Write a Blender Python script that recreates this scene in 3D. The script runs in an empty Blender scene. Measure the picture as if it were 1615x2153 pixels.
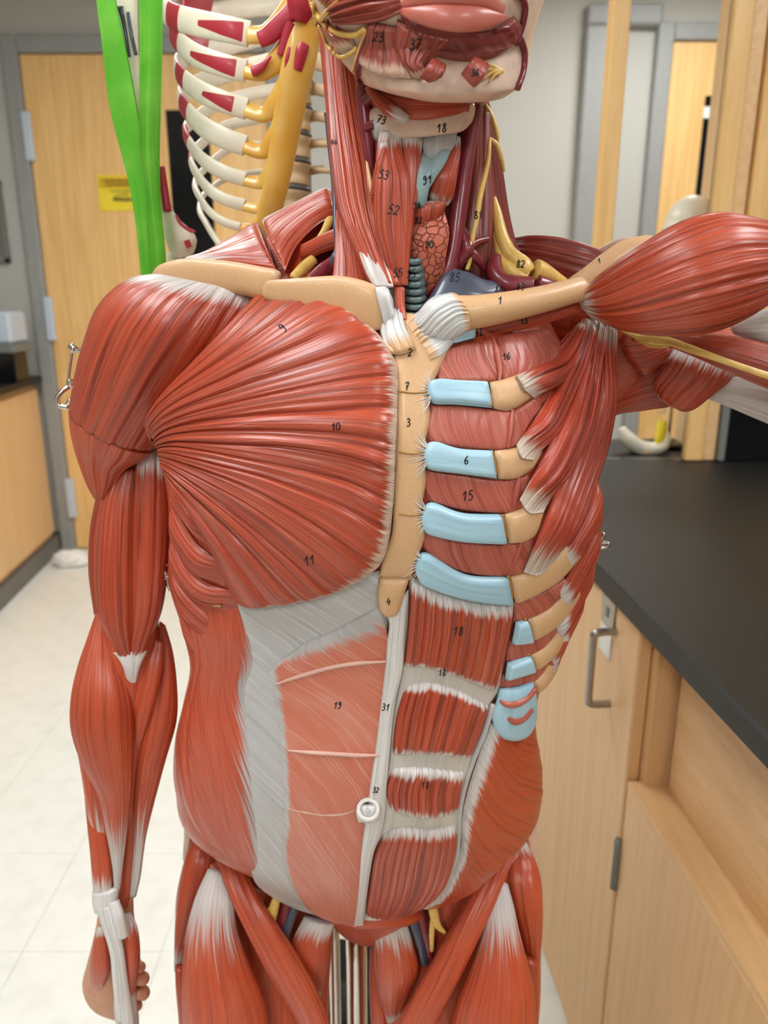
import bpy, math, random
import numpy as np
from mathutils import Vector
from mathutils.bvhtree import BVHTree

# ------------------------------------------------------------------ camera, world, lights, exposure
F = 1617.0
PITCH = math.radians(16.2)
CP, SP = math.cos(PITCH), math.sin(PITCH)
CAMZ = 1.40
scene = bpy.context.scene
col = scene.collection

cam_data = bpy.data.cameras.new('camera')
cam_data.sensor_fit = 'VERTICAL'
cam_data.sensor_height = 36.0
cam_data.lens = 36.0 * F / 2153.0
cam_data.clip_start = 0.02
cam_data.dof.use_dof = True
cam_data.dof.focus_distance = 0.575
cam_data.dof.aperture_fstop = 7.0
cam = bpy.data.objects.new('camera', cam_data)
col.objects.link(cam)
cam.location = (0, 0, CAMZ)
cam.rotation_euler = (math.pi / 2 - PITCH, 0, 0)
scene.camera = cam

world = bpy.data.worlds.new('world')
scene.world = world
world.use_nodes = True
bg = world.node_tree.nodes['Background']
bg.inputs[0].default_value = (0, 0, 0, 1)         # closed room: all light comes from its ceiling panels
bg.inputs[1].default_value = 0.0

scene.view_settings.view_transform = 'Standard'
scene.view_settings.look = 'None'
scene.view_settings.gamma = 1.0
scene.view_settings.use_curve_mapping = False
scene.view_settings.exposure = -0.10
LAMP = 17.0
CEIL = 2.80
LIGHTS = [(-0.75, 0.05), (-0.75, 2.3), (1.35, 0.35), (1.3, 3.0), (-0.75, -2.0), (1.2, -2.0)]

# ------------------------------------------------------------------ helpers: projection
def ray(u, v):
    a = (u - 807.5) / F
    b = (v - 1076.5) / F
    return np.array((a, CP - b * SP, -SP - b * CP))

def at(u, v, Y):
    r = ray(u, v)
    return np.array((0, 0, CAMZ)) + r * (Y / r[1])

def at_arr(P):                      # (...,3) of u,v,Y -> world
    a = (P[..., 0] - 807.5) / F
    b = (P[..., 1] - 1076.5) / F
    fy = CP - b * SP
    t = P[..., 2] / fy
    return np.stack((a * t, P[..., 2], CAMZ + (-SP - b * CP) * t), -1)

def proj(x, y, z):
    fc = y * CP + (CAMZ - z) * SP
    dn = -y * SP + (CAMZ - z) * CP
    return 807.5 + F * x / fc, 1076.5 + F * dn / fc

def x_of(u, y, z):
    return (u - 807.5) / F * (y * CP + (CAMZ - z) * SP)

# ------------------------------------------------------------------ helpers: maths
_rs = np.random.RandomState(7)
_H = _rs.rand(65536)
def n1(x, seed=0):
    x = np.asarray(x, float) + seed * 131.7
    i = np.floor(x).astype(int)
    f = x - i
    f = f * f * (3 - 2 * f)
    return _H[i % 65536] * (1 - f) + _H[(i + 1) % 65536] * f

def catmull(P, t):
    """P (K,...) control values at their own index, t in [0,K-1]"""
    P = np.asarray(P, float)
    K = len(P)
    if K == 1:
        return np.repeat(P, len(t), 0)
    t = np.clip(t, 0, K - 1 - 1e-9)
    i = np.floor(t).astype(int)
    f = (t - i).reshape((-1,) + (1,) * (P.ndim - 1))
    def g(k):
        lo = np.clip(k, 0, K - 1)
        out = P[lo].copy()
        m = k < 0
        if m.any(): out[m] = 2 * P[0] - P[1]
        m = k > K - 1
        if m.any(): out[m] = 2 * P[K - 1] - P[K - 2]
        return out
    p0, p1, p2, p3 = g(i - 1), g(i), g(i + 1), g(i + 2)
    return 0.5 * (2 * p1 + (p2 - p0) * f + (2 * p0 - 5 * p1 + 4 * p2 - p3) * f ** 2 + (3 * p1 - p0 - 3 * p2 + p3) * f ** 3)

def resample(P, n, smooth=True):
    P = np.asarray(P, float)
    if len(P) == 1:
        return np.repeat(P, n, 0)
    d = np.linalg.norm(np.diff(P[:, :2] if P.shape[1] > 3 else P, axis=0), axis=1) + 1e-9
    s = np.concatenate(([0], np.cumsum(d)))
    s = s / s[-1]
    tt = np.interp(np.linspace(0, 1, n), s, np.arange(len(P)))
    if smooth and len(P) > 2:
        return catmull(P, tt)
    return np.stack([np.interp(tt, np.arange(len(P)), P[:, k]) for k in range(P.shape[1])], 1)

def srgb(r, g, b):
    def c(x):
        x /= 255.0
        return x / 12.92 if x <= 0.04045 else ((x + 0.055) / 1.055) ** 2.4
    return (c(r), c(g), c(b), 1.0)

# ------------------------------------------------------------------ materials
def new_mat(name):
    m = bpy.data.materials.new(name)
    m.use_nodes = True
    nt = m.node_tree
    return m, nt, nt.nodes['Principled BSDF']

def node(nt, kind, **kw):
    n = nt.nodes.new(kind)
    for k, v in kw.items():
        setattr(n, k, v)
    return n

def mix_col(nt, fac, a, b):
    n = node(nt, 'ShaderNodeMix', data_type='RGBA')
    for s, val in ((0, fac), (6, a), (7, b)):
        if hasattr(val, 'is_output') or isinstance(val, bpy.types.NodeSocket):
            nt.links.new(val, n.inputs[s])
        else:
            n.inputs[s].default_value = val
    return n.outputs[2]

def maths(nt, op, a, b=None, c=None, clamp=False):
    n = node(nt, 'ShaderNodeMath', operation=op)
    n.use_clamp = clamp
    for i, val in enumerate((a, b, c)):
        if val is None: continue
        if isinstance(val, bpy.types.NodeSocket):
            nt.links.new(val, n.inputs[i])
        else:
            n.inputs[i].default_value = val
    return n.outputs[0]

def ramp(nt, val, lo, hi):
    n = node(nt, 'ShaderNodeMapRange')
    n.interpolation_type = 'SMOOTHSTEP'
    n.inputs[1].default_value = lo
    n.inputs[2].default_value = hi
    nt.links.new(val, n.inputs[0])
    return n.outputs[0]

def noise_uv(nt, su, sv, detail=2.0, seed=0.0, rough=0.5):
    uv = node(nt, 'ShaderNodeUVMap')
    sep = node(nt, 'ShaderNodeSeparateXYZ')
    nt.links.new(uv.outputs[0], sep.inputs[0])
    oi = node(nt, 'ShaderNodeObjectInfo')
    cx = maths(nt, 'MULTIPLY', sep.outputs[0], su)
    cy = maths(nt, 'MULTIPLY', sep.outputs[1], sv)
    cz = maths(nt, 'MULTIPLY_ADD', oi.outputs['Random'], 37.0, seed)
    comb = node(nt, 'ShaderNodeCombineXYZ')
    nt.links.new(cx, comb.inputs[0]); nt.links.new(cy, comb.inputs[1]); nt.links.new(cz, comb.inputs[2])
    nz = node(nt, 'ShaderNodeTexNoise')
    nz.inputs['Scale'].default_value = 1.0
    nz.inputs['Detail'].default_value = detail
    nz.inputs['Roughness'].default_value = rough
    nt.links.new(comb.outputs[0], nz.inputs['Vector'])
    return nz.outputs['Fac']

def noise_obj(nt, scale, detail=2.0, stretch=None):
    tc = node(nt, 'ShaderNodeTexCoord')
    mp = node(nt, 'ShaderNodeMapping')
    if stretch: mp.inputs['Scale'].default_value = stretch
    nt.links.new(tc.outputs['Object'], mp.inputs[0])
    nz = node(nt, 'ShaderNodeTexNoise')
    nz.inputs['Scale'].default_value = scale
    nz.inputs['Detail'].default_value = detail
    nt.links.new(mp.outputs[0], nz.inputs['Vector'])
    return nz.outputs['Fac']

def fibre_mat(name, base, dark, light, tend=(214, 205, 200), rough=0.36, bump=0.5, dens=1.0, jag=0.55, lightamt=0.5, darkamt=0.7, coat=0.3, lineamt=0.6):
    m, nt, bs = new_mat(name)
    coarse = noise_uv(nt, 5, 330 * dens, 2.0)
    fine = noise_uv(nt, 9, 1100 * dens, 2.0, 5.0)
    broad = noise_uv(nt, 14, 45, 2.0, 11.0)
    pcoarse = noise_uv(nt, 5, 260 * dens, 2.0, 71.0)      # paint streaks, unrelated to the relief
    pfine = noise_uv(nt, 9, 800 * dens, 2.0, 83.0)
    c = mix_col(nt, maths(nt, 'MULTIPLY', ramp(nt, pcoarse, 0.52, 0.30), darkamt), srgb(*base), srgb(*dark))
    c = mix_col(nt, maths(nt, 'MULTIPLY', ramp(nt, pfine, 0.52, 0.72), lightamt), c, srgb(*light))
    c = mix_col(nt, maths(nt, 'MULTIPLY', ramp(nt, broad, 0.45, 0.75), 0.25), c, srgb(*light))
    ln = noise_uv(nt, 3.5, 210 * dens, 1.0, 41.0)
    line = ramp(nt, maths(nt, 'ABSOLUTE', maths(nt, 'SUBTRACT', ln, 0.5)), 0.022, 0.0)
    ln2 = noise_uv(nt, 4.5, 120 * dens, 1.0, 57.0)
    line = maths(nt, 'MAXIMUM', line, maths(nt, 'MULTIPLY', ramp(nt, maths(nt, 'ABSOLUTE', maths(nt, 'SUBTRACT', ln2, 0.47)), 0.014, 0.0), 0.9))
    at_ = node(nt, 'ShaderNodeAttribute', attribute_name='tendon')
    jn = noise_uv(nt, 12, 520 * dens, 2.0, 23.0)
    tj = maths(nt, 'ADD', at_.outputs['Fac'], maths(nt, 'MULTIPLY', maths(nt, 'SUBTRACT', jn, 0.5), jag * 2))
    tf = ramp(nt, tj, 0.30, 0.72)
    tf = maths(nt, 'MULTIPLY', tf, ramp(nt, at_.outputs['Fac'], 0.0, 0.15))
    tcol = mix_col(nt, ramp(nt, pcoarse, 0.35, 0.65), tuple(0.85 * x for x in srgb(*tend)[:3]) + (1,), srgb(*tend))
    c = mix_col(nt, tf, c, tcol)
    nt.links.new(c, bs.inputs['Base Color'])
    bs.inputs['Roughness'].default_value = rough
    bs.inputs['Coat Weight'].default_value = coat
    bs.inputs['Coat Roughness'].default_value = 0.22
    h = maths(nt, 'ADD', maths(nt, 'MULTIPLY', coarse, 1.0), maths(nt, 'MULTIPLY', fine, 0.45))
    h = maths(nt, 'SUBTRACT', h, maths(nt, 'MULTIPLY', line, 0.8 * min(1.0, lineamt * 2)))
    b = node(nt, 'ShaderNodeBump')
    b.inputs['Strength'].default_value = bump
    b.inputs['Distance'].default_value = 0.0016
    nt.links.new(h, b.inputs['Height'])
    nt.links.new(b.outputs[0], bs.inputs['Normal'])
    return m

def plain_mat(name, rgb, rough=0.45, metal=0.0, var=0.12, scale=60, bump=0.1, coat=0.0, paint=None, dist=0.001, alt=None):
    m, nt, bs = new_mat(name)
    nz = noise_obj(nt, scale, 3.0)
    a = srgb(*rgb)
    b = srgb(*alt) if alt else tuple(max(0, x * (1 - var * 2)) for x in a[:3]) + (1,)
    c = mix_col(nt, ramp(nt, nz, 0.40, 0.72), a, b)
    if paint:
        at_ = node(nt, 'ShaderNodeAttribute', attribute_name='tendon')
        c = mix_col(nt, ramp(nt, at_.outputs['Fac'], 0.42, 0.58), c, srgb(*paint))
    nt.links.new(c, bs.inputs['Base Color'])
    bs.inputs['Roughness'].default_value = rough
    bs.inputs['Metallic'].default_value = metal
    bs.inputs['Coat Weight'].default_value = coat
    if bump:
        bn = node(nt, 'ShaderNodeBump')
        bn.inputs['Strength'].default_value = bump
        bn.inputs['Distance'].default_value = dist
        nt.links.new(nz, bn.inputs['Height'])
        nt.links.new(bn.outputs[0], bs.inputs['Normal'])
    return m

def wood_mat(name, a, b, axis='Z', rough=0.42, scale=1.0):
    m, nt, bs = new_mat(name)
    st = {'Z': (26, 26, 1.2), 'Y': (26, 1.2, 26), 'X': (1.2, 26, 26)}[axis]
    nz = noise_obj(nt, 2.2 * scale, 4.0, st)
    st2 = tuple(x * 6 for x in st)
    nf = noise_obj(nt, 2.2 * scale, 2.0, st2)
    c = mix_col(nt, ramp(nt, nz, 0.35, 0.7), srgb(*a), srgb(*b))
    c = mix_col(nt, maths(nt, 'MULTIPLY', ramp(nt, nf, 0.55, 0.75), 0.25), c, srgb(int(b[0] * .8), int(b[1] * .75), int(b[2] * .7)))
    nt.links.new(c, bs.inputs['Base Color'])
    bs.inputs['Roughness'].default_value = rough
    return m

M = {}
M['muscle'] = fibre_mat('muscle_red', (177, 64, 33), (110, 30, 15), (206, 112, 86), lightamt=0.33, coat=0.35)
M['bonefringe'] = fibre_mat('bone_to_tendon_fringe', (217, 172, 126), (206, 160, 114), (224, 184, 142), tend=(228, 226, 224), lineamt=0.0, bump=0.45, jag=0.5, darkamt=0.3, lightamt=0.2)
M['oblique'] = fibre_mat('oblique_red_to_grey', (192, 76, 46), (142, 46, 26), (206, 110, 80), tend=(184, 181, 180), lineamt=0.35, lightamt=0.3, darkamt=0.5, jag=0.7)
M['face'] = fibre_mat('face_muscle_red', (160, 66, 50), (112, 38, 30), (196, 116, 100), tend=(222, 184, 162), lightamt=0.35, jag=0.35)
M['orb'] = fibre_mat('mouth_ring_muscle', (138, 56, 48), (104, 36, 32), (160, 84, 74), rough=0.5, coat=0.05, lightamt=0.3)
M['pmin'] = fibre_mat('muscle_red_pale_ends', (178, 64, 40), (110, 30, 17), (208, 114, 90), tend=(206, 184, 166), lightamt=0.33, jag=0.6)
M['pec'] = fibre_mat('chest_muscle_red', (178, 65, 32), (108, 30, 15), (206, 112, 86), tend=(216, 188, 170), lightamt=0.33, coat=0.4, jag=0.75)
M['line'] = plain_mat('sheath_line_pale', (216, 172, 154), 0.45, var=0.03)
M['muscle2'] = fibre_mat('muscle_orange_red', (188, 74, 40), (136, 43, 22), (204, 108, 76), lineamt=0.35, lightamt=0.3, darkamt=0.55)
M['deep'] = fibre_mat('muscle_maroon', (138, 50, 38), (100, 32, 24), (164, 84, 72), lightamt=0.3)
M['inter'] = fibre_mat('intercostal_salmon', (186, 90, 72), (138, 54, 42), (216, 138, 120), dens=0.9, lightamt=0.4, darkamt=0.6, lineamt=0.7)
M['sheath'] = fibre_mat('sheath_salmon', (203, 112, 88), (190, 96, 74), (220, 170, 152), dens=0.8, lightamt=0.5, darkamt=0.3, bump=0.08, lineamt=0.0, jag=0.3, tend=(188, 184, 182))
M['aponeurosis'] = fibre_mat('aponeurosis_grey_white', (182, 179, 178), (158, 155, 154), (214, 212, 212), dens=0.8, lightamt=0.6, darkamt=0.5, bump=0.1, lineamt=0.0)
M['tendon'] = fibre_mat('tendon_white', (222, 217, 214), (182, 176, 174), (240, 238, 236), tend=(235, 233, 230), bump=0.5, lightamt=0.6, lineamt=0.3)
M['greyband'] = fibre_mat('tendon_band_grey', (200, 192, 182), (176, 168, 158), (220, 214, 206), bump=0.15, lightamt=0.4, lineamt=0.0)
M['bone'] = plain_mat('bone_tan', (217, 172, 126), 0.42, var=0.06, scale=900, bump=0.12, coat=0.2)
M['jaw'] = plain_mat('bone_pink_cream', (226, 194, 172), 0.4, var=0.07, scale=120, bump=0.12, coat=0.25)
M['cart'] = fibre_mat('cartilage_pale_blue', (164, 202, 220), (144, 184, 204), (190, 220, 232), tend=(200, 190, 170), dens=0.6, bump=0.15, lightamt=0.5, darkamt=0.3, lineamt=0.0)
M['teal'] = plain_mat('trachea_grey_teal', (88, 108, 108), 0.4, var=0.1, scale=200, coat=0.2)
M['teal_light'] = plain_mat('larynx_grey_blue', (150, 176, 180), 0.4, var=0.06, scale=120, coat=0.2)
M['vein'] = plain_mat('vein_slate_blue', (72, 76, 94), 0.33, var=0.08, scale=80, coat=0.35)
M['crimson'] = plain_mat('crimson_paint', (182, 36, 58), 0.4, var=0.06, scale=60, coat=0.2)
M['artery'] = plain_mat('artery_crimson', (124, 34, 44), 0.32, var=0.1, scale=90, coat=0.35)
M['nerve'] = plain_mat('nerve_yellow', (226, 184, 98), 0.38, var=0.08, scale=150, coat=0.2)
m, nt, bs = new_mat('thyroid_orange_lobules')
tc = node(nt, 'ShaderNodeTexCoord')
vo = node(nt, 'ShaderNodeTexVoronoi', feature='DISTANCE_TO_EDGE')
vo.inputs['Scale'].default_value = 165.0
nt.links.new(tc.outputs['Object'], vo.inputs['Vector'])
e_ = ramp(nt, vo.outputs['Distance'], 0.0, 0.10)
bs.inputs['Base Color'].default_value = srgb(192, 98, 72)
bs.inputs['Roughness'].default_value = 0.42
bn = node(nt, 'ShaderNodeBump'); bn.inputs['Strength'].default_value = 1.0; bn.inputs['Distance'].default_value = 0.002
nt.links.new(e_, bn.inputs['Height']); nt.links.new(bn.outputs[0], bs.inputs['Normal'])
M['gland'] = m
M['lip'] = plain_mat('lip_pink', (194, 106, 90), 0.36, var=0.06, scale=60, coat=0.2)
M['skin'] = plain_mat('hand_skin', (206, 146, 112), 0.45, var=0.08, scale=70)
M['ink'] = plain_mat('ink_black', (22, 20, 20), 0.5, var=0.0, bump=0)
M['chrome'] = plain_mat('chrome', (205, 200, 192), 0.14, 1.0, var=0.03, bump=0)
M['steel'] = plain_mat('brushed_steel', (168, 164, 158), 0.33, 1.0, var=0.05, bump=0)
M['glue'] = plain_mat('ochre_seam_line', (176, 128, 66), 0.5, var=0.1)
M['whitebone'] = plain_mat('skeleton_white_bone', (236, 228, 206), 0.42, var=0.04, scale=60, coat=0.15, paint=(178, 38, 52))
M['whitebone_blue'] = plain_mat('skeleton_bone_blue_paint', (228, 216, 190), 0.42, var=0.05, scale=40, coat=0.15, paint=(52, 66, 112))
M['amber'] = plain_mat('skeleton_amber_cartilage', (222, 166, 62), 0.35, var=0.12, scale=30, coat=0.3, paint=(178, 34, 56), alt=(228, 186, 96))
M['vert'] = plain_mat('vertebra_tan', (206, 178, 138), 0.5, var=0.1, scale=60)
M['disc'] = plain_mat('disc_dark_grey', (84, 84, 80), 0.45, var=0.06, scale=60)
M['ribbon'] = plain_mat('ribbon_lime_green', (84, 168, 30), 0.85, var=0.14, scale=22, bump=0.4, alt=(116, 190, 60), dist=0.004)
M['wall'] = plain_mat('painted_wall', (190, 188, 180), 0.7, var=0.015, scale=300, bump=0.05)
M['frame'] = plain_mat('door_frame_grey', (152, 153, 150), 0.5, var=0.03, scale=40)
M['door'] = wood_mat('door_maple', (242, 198, 132), (230, 180, 110))
M['cab'] = wood_mat('cabinet_oak', (232, 192, 140), (224, 181, 127))
M['cab_rail'] = wood_mat('cabinet_oak_rail', (232, 192, 140), (224, 181, 127), axis='Y')
M['cab_h'] = wood_mat('cabinet_oak_horizontal', (232, 192, 140), (222, 178, 124), axis='Y')
M['post'] = wood_mat('post_maple', (240, 196, 128), (230, 180, 110))
M['epoxy'] = plain_mat('black_epoxy', (20, 19, 17), 0.5, var=0.05, scale=200, bump=0.02)
M['toe'] = plain_mat('vinyl_base_grey', (112, 110, 104), 0.55, var=0.04, scale=50)
M['floor'] = plain_mat('vinyl_tile', (236, 235, 227), 0.35, var=0.03, scale=14, bump=0.02, alt=(229, 228, 218))
M['grout'] = plain_mat('tile_joint', (196, 193, 180), 0.6, var=0.02)
M['black'] = plain_mat('black_gloss', (10, 11, 14), 0.12, var=0.0, bump=0)
M['yellow'] = plain_mat('sign_yellow', (244, 216, 48), 0.5, var=0.03, scale=30)
M['ochre'] = plain_mat('sign_ochre', (214, 170, 20), 0.5, var=0.03, scale=30)
M['paper'] = plain_mat('white_paper', (238, 238, 234), 0.6, var=0.02, scale=40)
M['plastic'] = plain_mat('pale_blue_plastic', (196, 206, 218), 0.4, var=0.02)
M['greyplastic'] = plain_mat('grey_plastic', (120, 122, 116), 0.5, var=0.03)
M['ceil'] = plain_mat('ceiling_tile', (225, 225, 222), 0.8, var=0.03, scale=200)
m, nt, bs = new_mat('glass')
bs.inputs['Base Color'].default_value = (0.95, 0.96, 0.96, 1)
bs.inputs['Roughness'].default_value = 0.02
bs.inputs['Transmission Weight'].default_value = 1.0
bs.inputs['IOR'].default_value = 1.05
M['glass'] = m
m, nt, bs = new_mat('lamp_diffuser')
bs.inputs['Base Color'].default_value = (0.9, 0.9, 0.9, 1)
bs.inputs['Emission Color'].default_value = (0.96, 0.985, 1.0, 1)
bs.inputs['Emission Strength'].default_value = LAMP
M['lamp'] = m

# ------------------------------------------------------------------ mesh building
def make_mesh(name, V, quads=None, tris=None, uv=None, attr=None, mat=None, parent=None, origin=None, smooth=True, label=None):
    V = np.asarray(V, float)
    o = np.zeros(3) if origin is None else np.asarray(origin, float)
    me = bpy.data.meshes.new(name)
    quads = np.zeros((0, 4), int) if quads is None else np.asarray(quads, int).reshape(-1, 4)
    tris = np.zeros((0, 3), int) if tris is None else np.asarray(tris, int).reshape(-1, 3)
    me.vertices.add(len(V))
    me.vertices.foreach_set('co', (V - o).astype(np.float32).ravel())
    loops = np.concatenate((quads.ravel(), tris.ravel()))
    me.loops.add(len(loops))
    me.loops.foreach_set('vertex_index', loops.astype(np.int32))
    nq, ntq = len(quads), len(tris)
    me.polygons.add(nq + ntq)
    st = np.concatenate((np.arange(nq) * 4, nq * 4 + np.arange(ntq) * 3))
    me.polygons.foreach_set('loop_start', st.astype(np.int32))
    me.polygons.foreach_set('use_smooth', np.full(nq + ntq, smooth))
    if uv is not None:
        l = me.uv_layers.new(name='UVMap')
        l.data.foreach_set('uv', np.asarray(uv, np.float32)[loops].ravel())
    if attr is not None:
        a = me.attributes.new('tendon', 'FLOAT', 'POINT')
        a.data.foreach_set('value', np.asarray(attr, np.float32))
    me.update(calc_edges=True)
    me.validate()
    if mat is not None:
        me.materials.append(M[mat] if isinstance(mat, str) else mat)
    ob = bpy.data.objects.new(name, me)
    col.objects.link(ob)
    if parent is not None:
        ob.parent = parent
    if label: ob['label'] = label
    return ob

def thing(name, label, cat, loc, group=None):
    o = bpy.data.objects.new(name, None)
    o.empty_display_size = 0.05
    col.objects.link(o)
    o.location = loc
    o['label'] = label; o['category'] = cat
    if group: o['group'] = group
    return o

def tag(o, label, cat, group=None):
    o['label'] = label; o['category'] = cat
    if group: o['group'] = group
    return o

ORG = {}          # root object -> origin
def org(parent):
    p = parent
    while p is not None and p.parent is not None:
        p = p.parent
    if p is None: return np.zeros(3)
    return np.array(p.location)

def grid_quads(n, m, off=0, flip=False):
    i = np.arange(n - 1)[:, None] * m + np.arange(m - 1)[None, :] + off
    q = np.stack((i, i + 1, i + m + 1, i + m), -1).reshape(-1, 4)
    return q[:, ::-1] if flip else q

def box(name, lo, hi, mat, parent=None, bevel=0.0, rot=0.0, label=None, center_origin=False):
    """axis box in a frame turned by rot about Z (about the world origin)"""
    lo = np.array(lo, float); hi = np.array(hi, float)
    c = np.array([[x, y, z] for x in (0, 1) for y in (0, 1) for z in (0, 1)]) * (hi - lo) + lo
    b = min(bevel, 0.45 * float((hi - lo).min()))
    if b <= 0:
        V = c
        q = [(0, 1, 3, 2), (4, 6, 7, 5), (0, 4, 5, 1), (2, 3, 7, 6), (0, 2, 6, 4), (1, 5, 7, 3)]
        t = []
    else:
        V = []; ids = {}
        for ix in (0, 1):
            for iy in (0, 1):
                for iz in (0, 1):
                    for ax in range(3):
                        p = np.array([lo[k] if s == 0 else hi[k] for k, s in enumerate((ix, iy, iz))], float)
                        for k, s in enumerate((ix, iy, iz)):
                            if k != ax: p[k] += b if s == 0 else -b
                        ids[(ix, iy, iz, ax)] = len(V); V.append(p)
        q = []; t = []
        mid = (lo + hi) / 2
        def addp(f):
            P = np.array([V[k] for k in f])
            nrm = np.cross(P[1] - P[0], P[2] - P[0])
            if np.dot(nrm, P.mean(0) - mid) < 0: f = f[::-1]
            (q if len(f) == 4 else t).append(f)
        for ax in range(3):
            o1, o2 = [k for k in range(3) if k != ax]
            for s in (0, 1):
                f = []
                for a, b2 in ((0, 0), (1, 0), (1, 1), (0, 1)):
                    k = [0, 0, 0]; k[ax] = s; k[o1] = a; k[o2] = b2
                    f.append(ids[(*k, ax)])
                addp(f)
            for a in (0, 1):
                for b2 in (0, 1):
                    k0 = [0, 0, 0]; k1 = [0, 0, 0]
                    k0[o1] = k1[o1] = a; k0[o2] = k1[o2] = b2
                    k0[ax] = 0; k1[ax] = 1
                    addp([ids[(*k0, o1)], ids[(*k1, o1)], ids[(*k1, o2)], ids[(*k0, o2)]])
        for ix in (0, 1):
            for iy in (0, 1):
                for iz in (0, 1):
                    addp([ids[(ix, iy, iz, a)] for a in range(3)])
        V = np.array(V)
    cs, sn = math.cos(rot), math.sin(rot)
    R = np.array([[cs, -sn, 0], [sn, cs, 0], [0, 0, 1]])
    V = np.asarray(V) @ R.T
    og = org(parent) if parent is not None else (V.mean(0) * [1, 1, 0] + [0, 0, V[:, 2].min()])
    ob = make_mesh(name, V, q, t, mat=mat, parent=parent, origin=og, smooth=False, label=label)
    if parent is None: ob.location = og
    return ob

def structure(o):
    o['kind'] = 'structure'
    return o

def solve_base(P2, bvh, ucen=840.0):
    n, m, _ = P2.shape
    out = np.zeros((n, m, 3))
    O = Vector((0, 0, CAMZ))
    for i in range(n):
        for j in range(m):
            u, v = P2[i, j]
            r = ray(u, v)
            hit = bvh.ray_cast(O, Vector(r), 5.0)
            if hit[0] is not None:
                out[i, j] = hit[0]
            else:
                uu = u
                Y = None
                for k in range(60):
                    uu += (ucen - uu) * 0.02 + (1.2 if ucen > uu else -1.2)
                    h = bvh.ray_cast(O, Vector(ray(uu, v)), 5.0)
                    if h[0] is not None:
                        Y = h[0][1] + min(0.03, abs(uu - u) * 0.0004)
                        break
                out[i, j] = at(u, v, Y if Y else 0.65)
    return out

def fibre_h(n, m, fib, freq, grooves, gd, gw, seed, wob=1.0):
    u = np.linspace(0, 1, n)[:, None]
    v = np.linspace(0, 1, m)[None, :]
    w = (n1(u * 3.0 + v * 2.0, seed + 3) - 0.5) * 0.8 * wob
    x = v * freq + w
    h = (n1(x, seed) - 0.5) + 0.5 * (n1(x * 2.3 + 11, seed + 1) - 0.5)
    ridge = -np.abs(n1(x * 0.55, seed + 2) - 0.5) * 0.0
    H = fib * (h + ridge)
    for g in grooves:
        gv = g + (n1(u * 2.2, seed + int(g * 997) + 9) - 0.5) * 0.018
        H = H - gd * np.exp(-((v - gv) / gw) ** 2)
    return H

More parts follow.
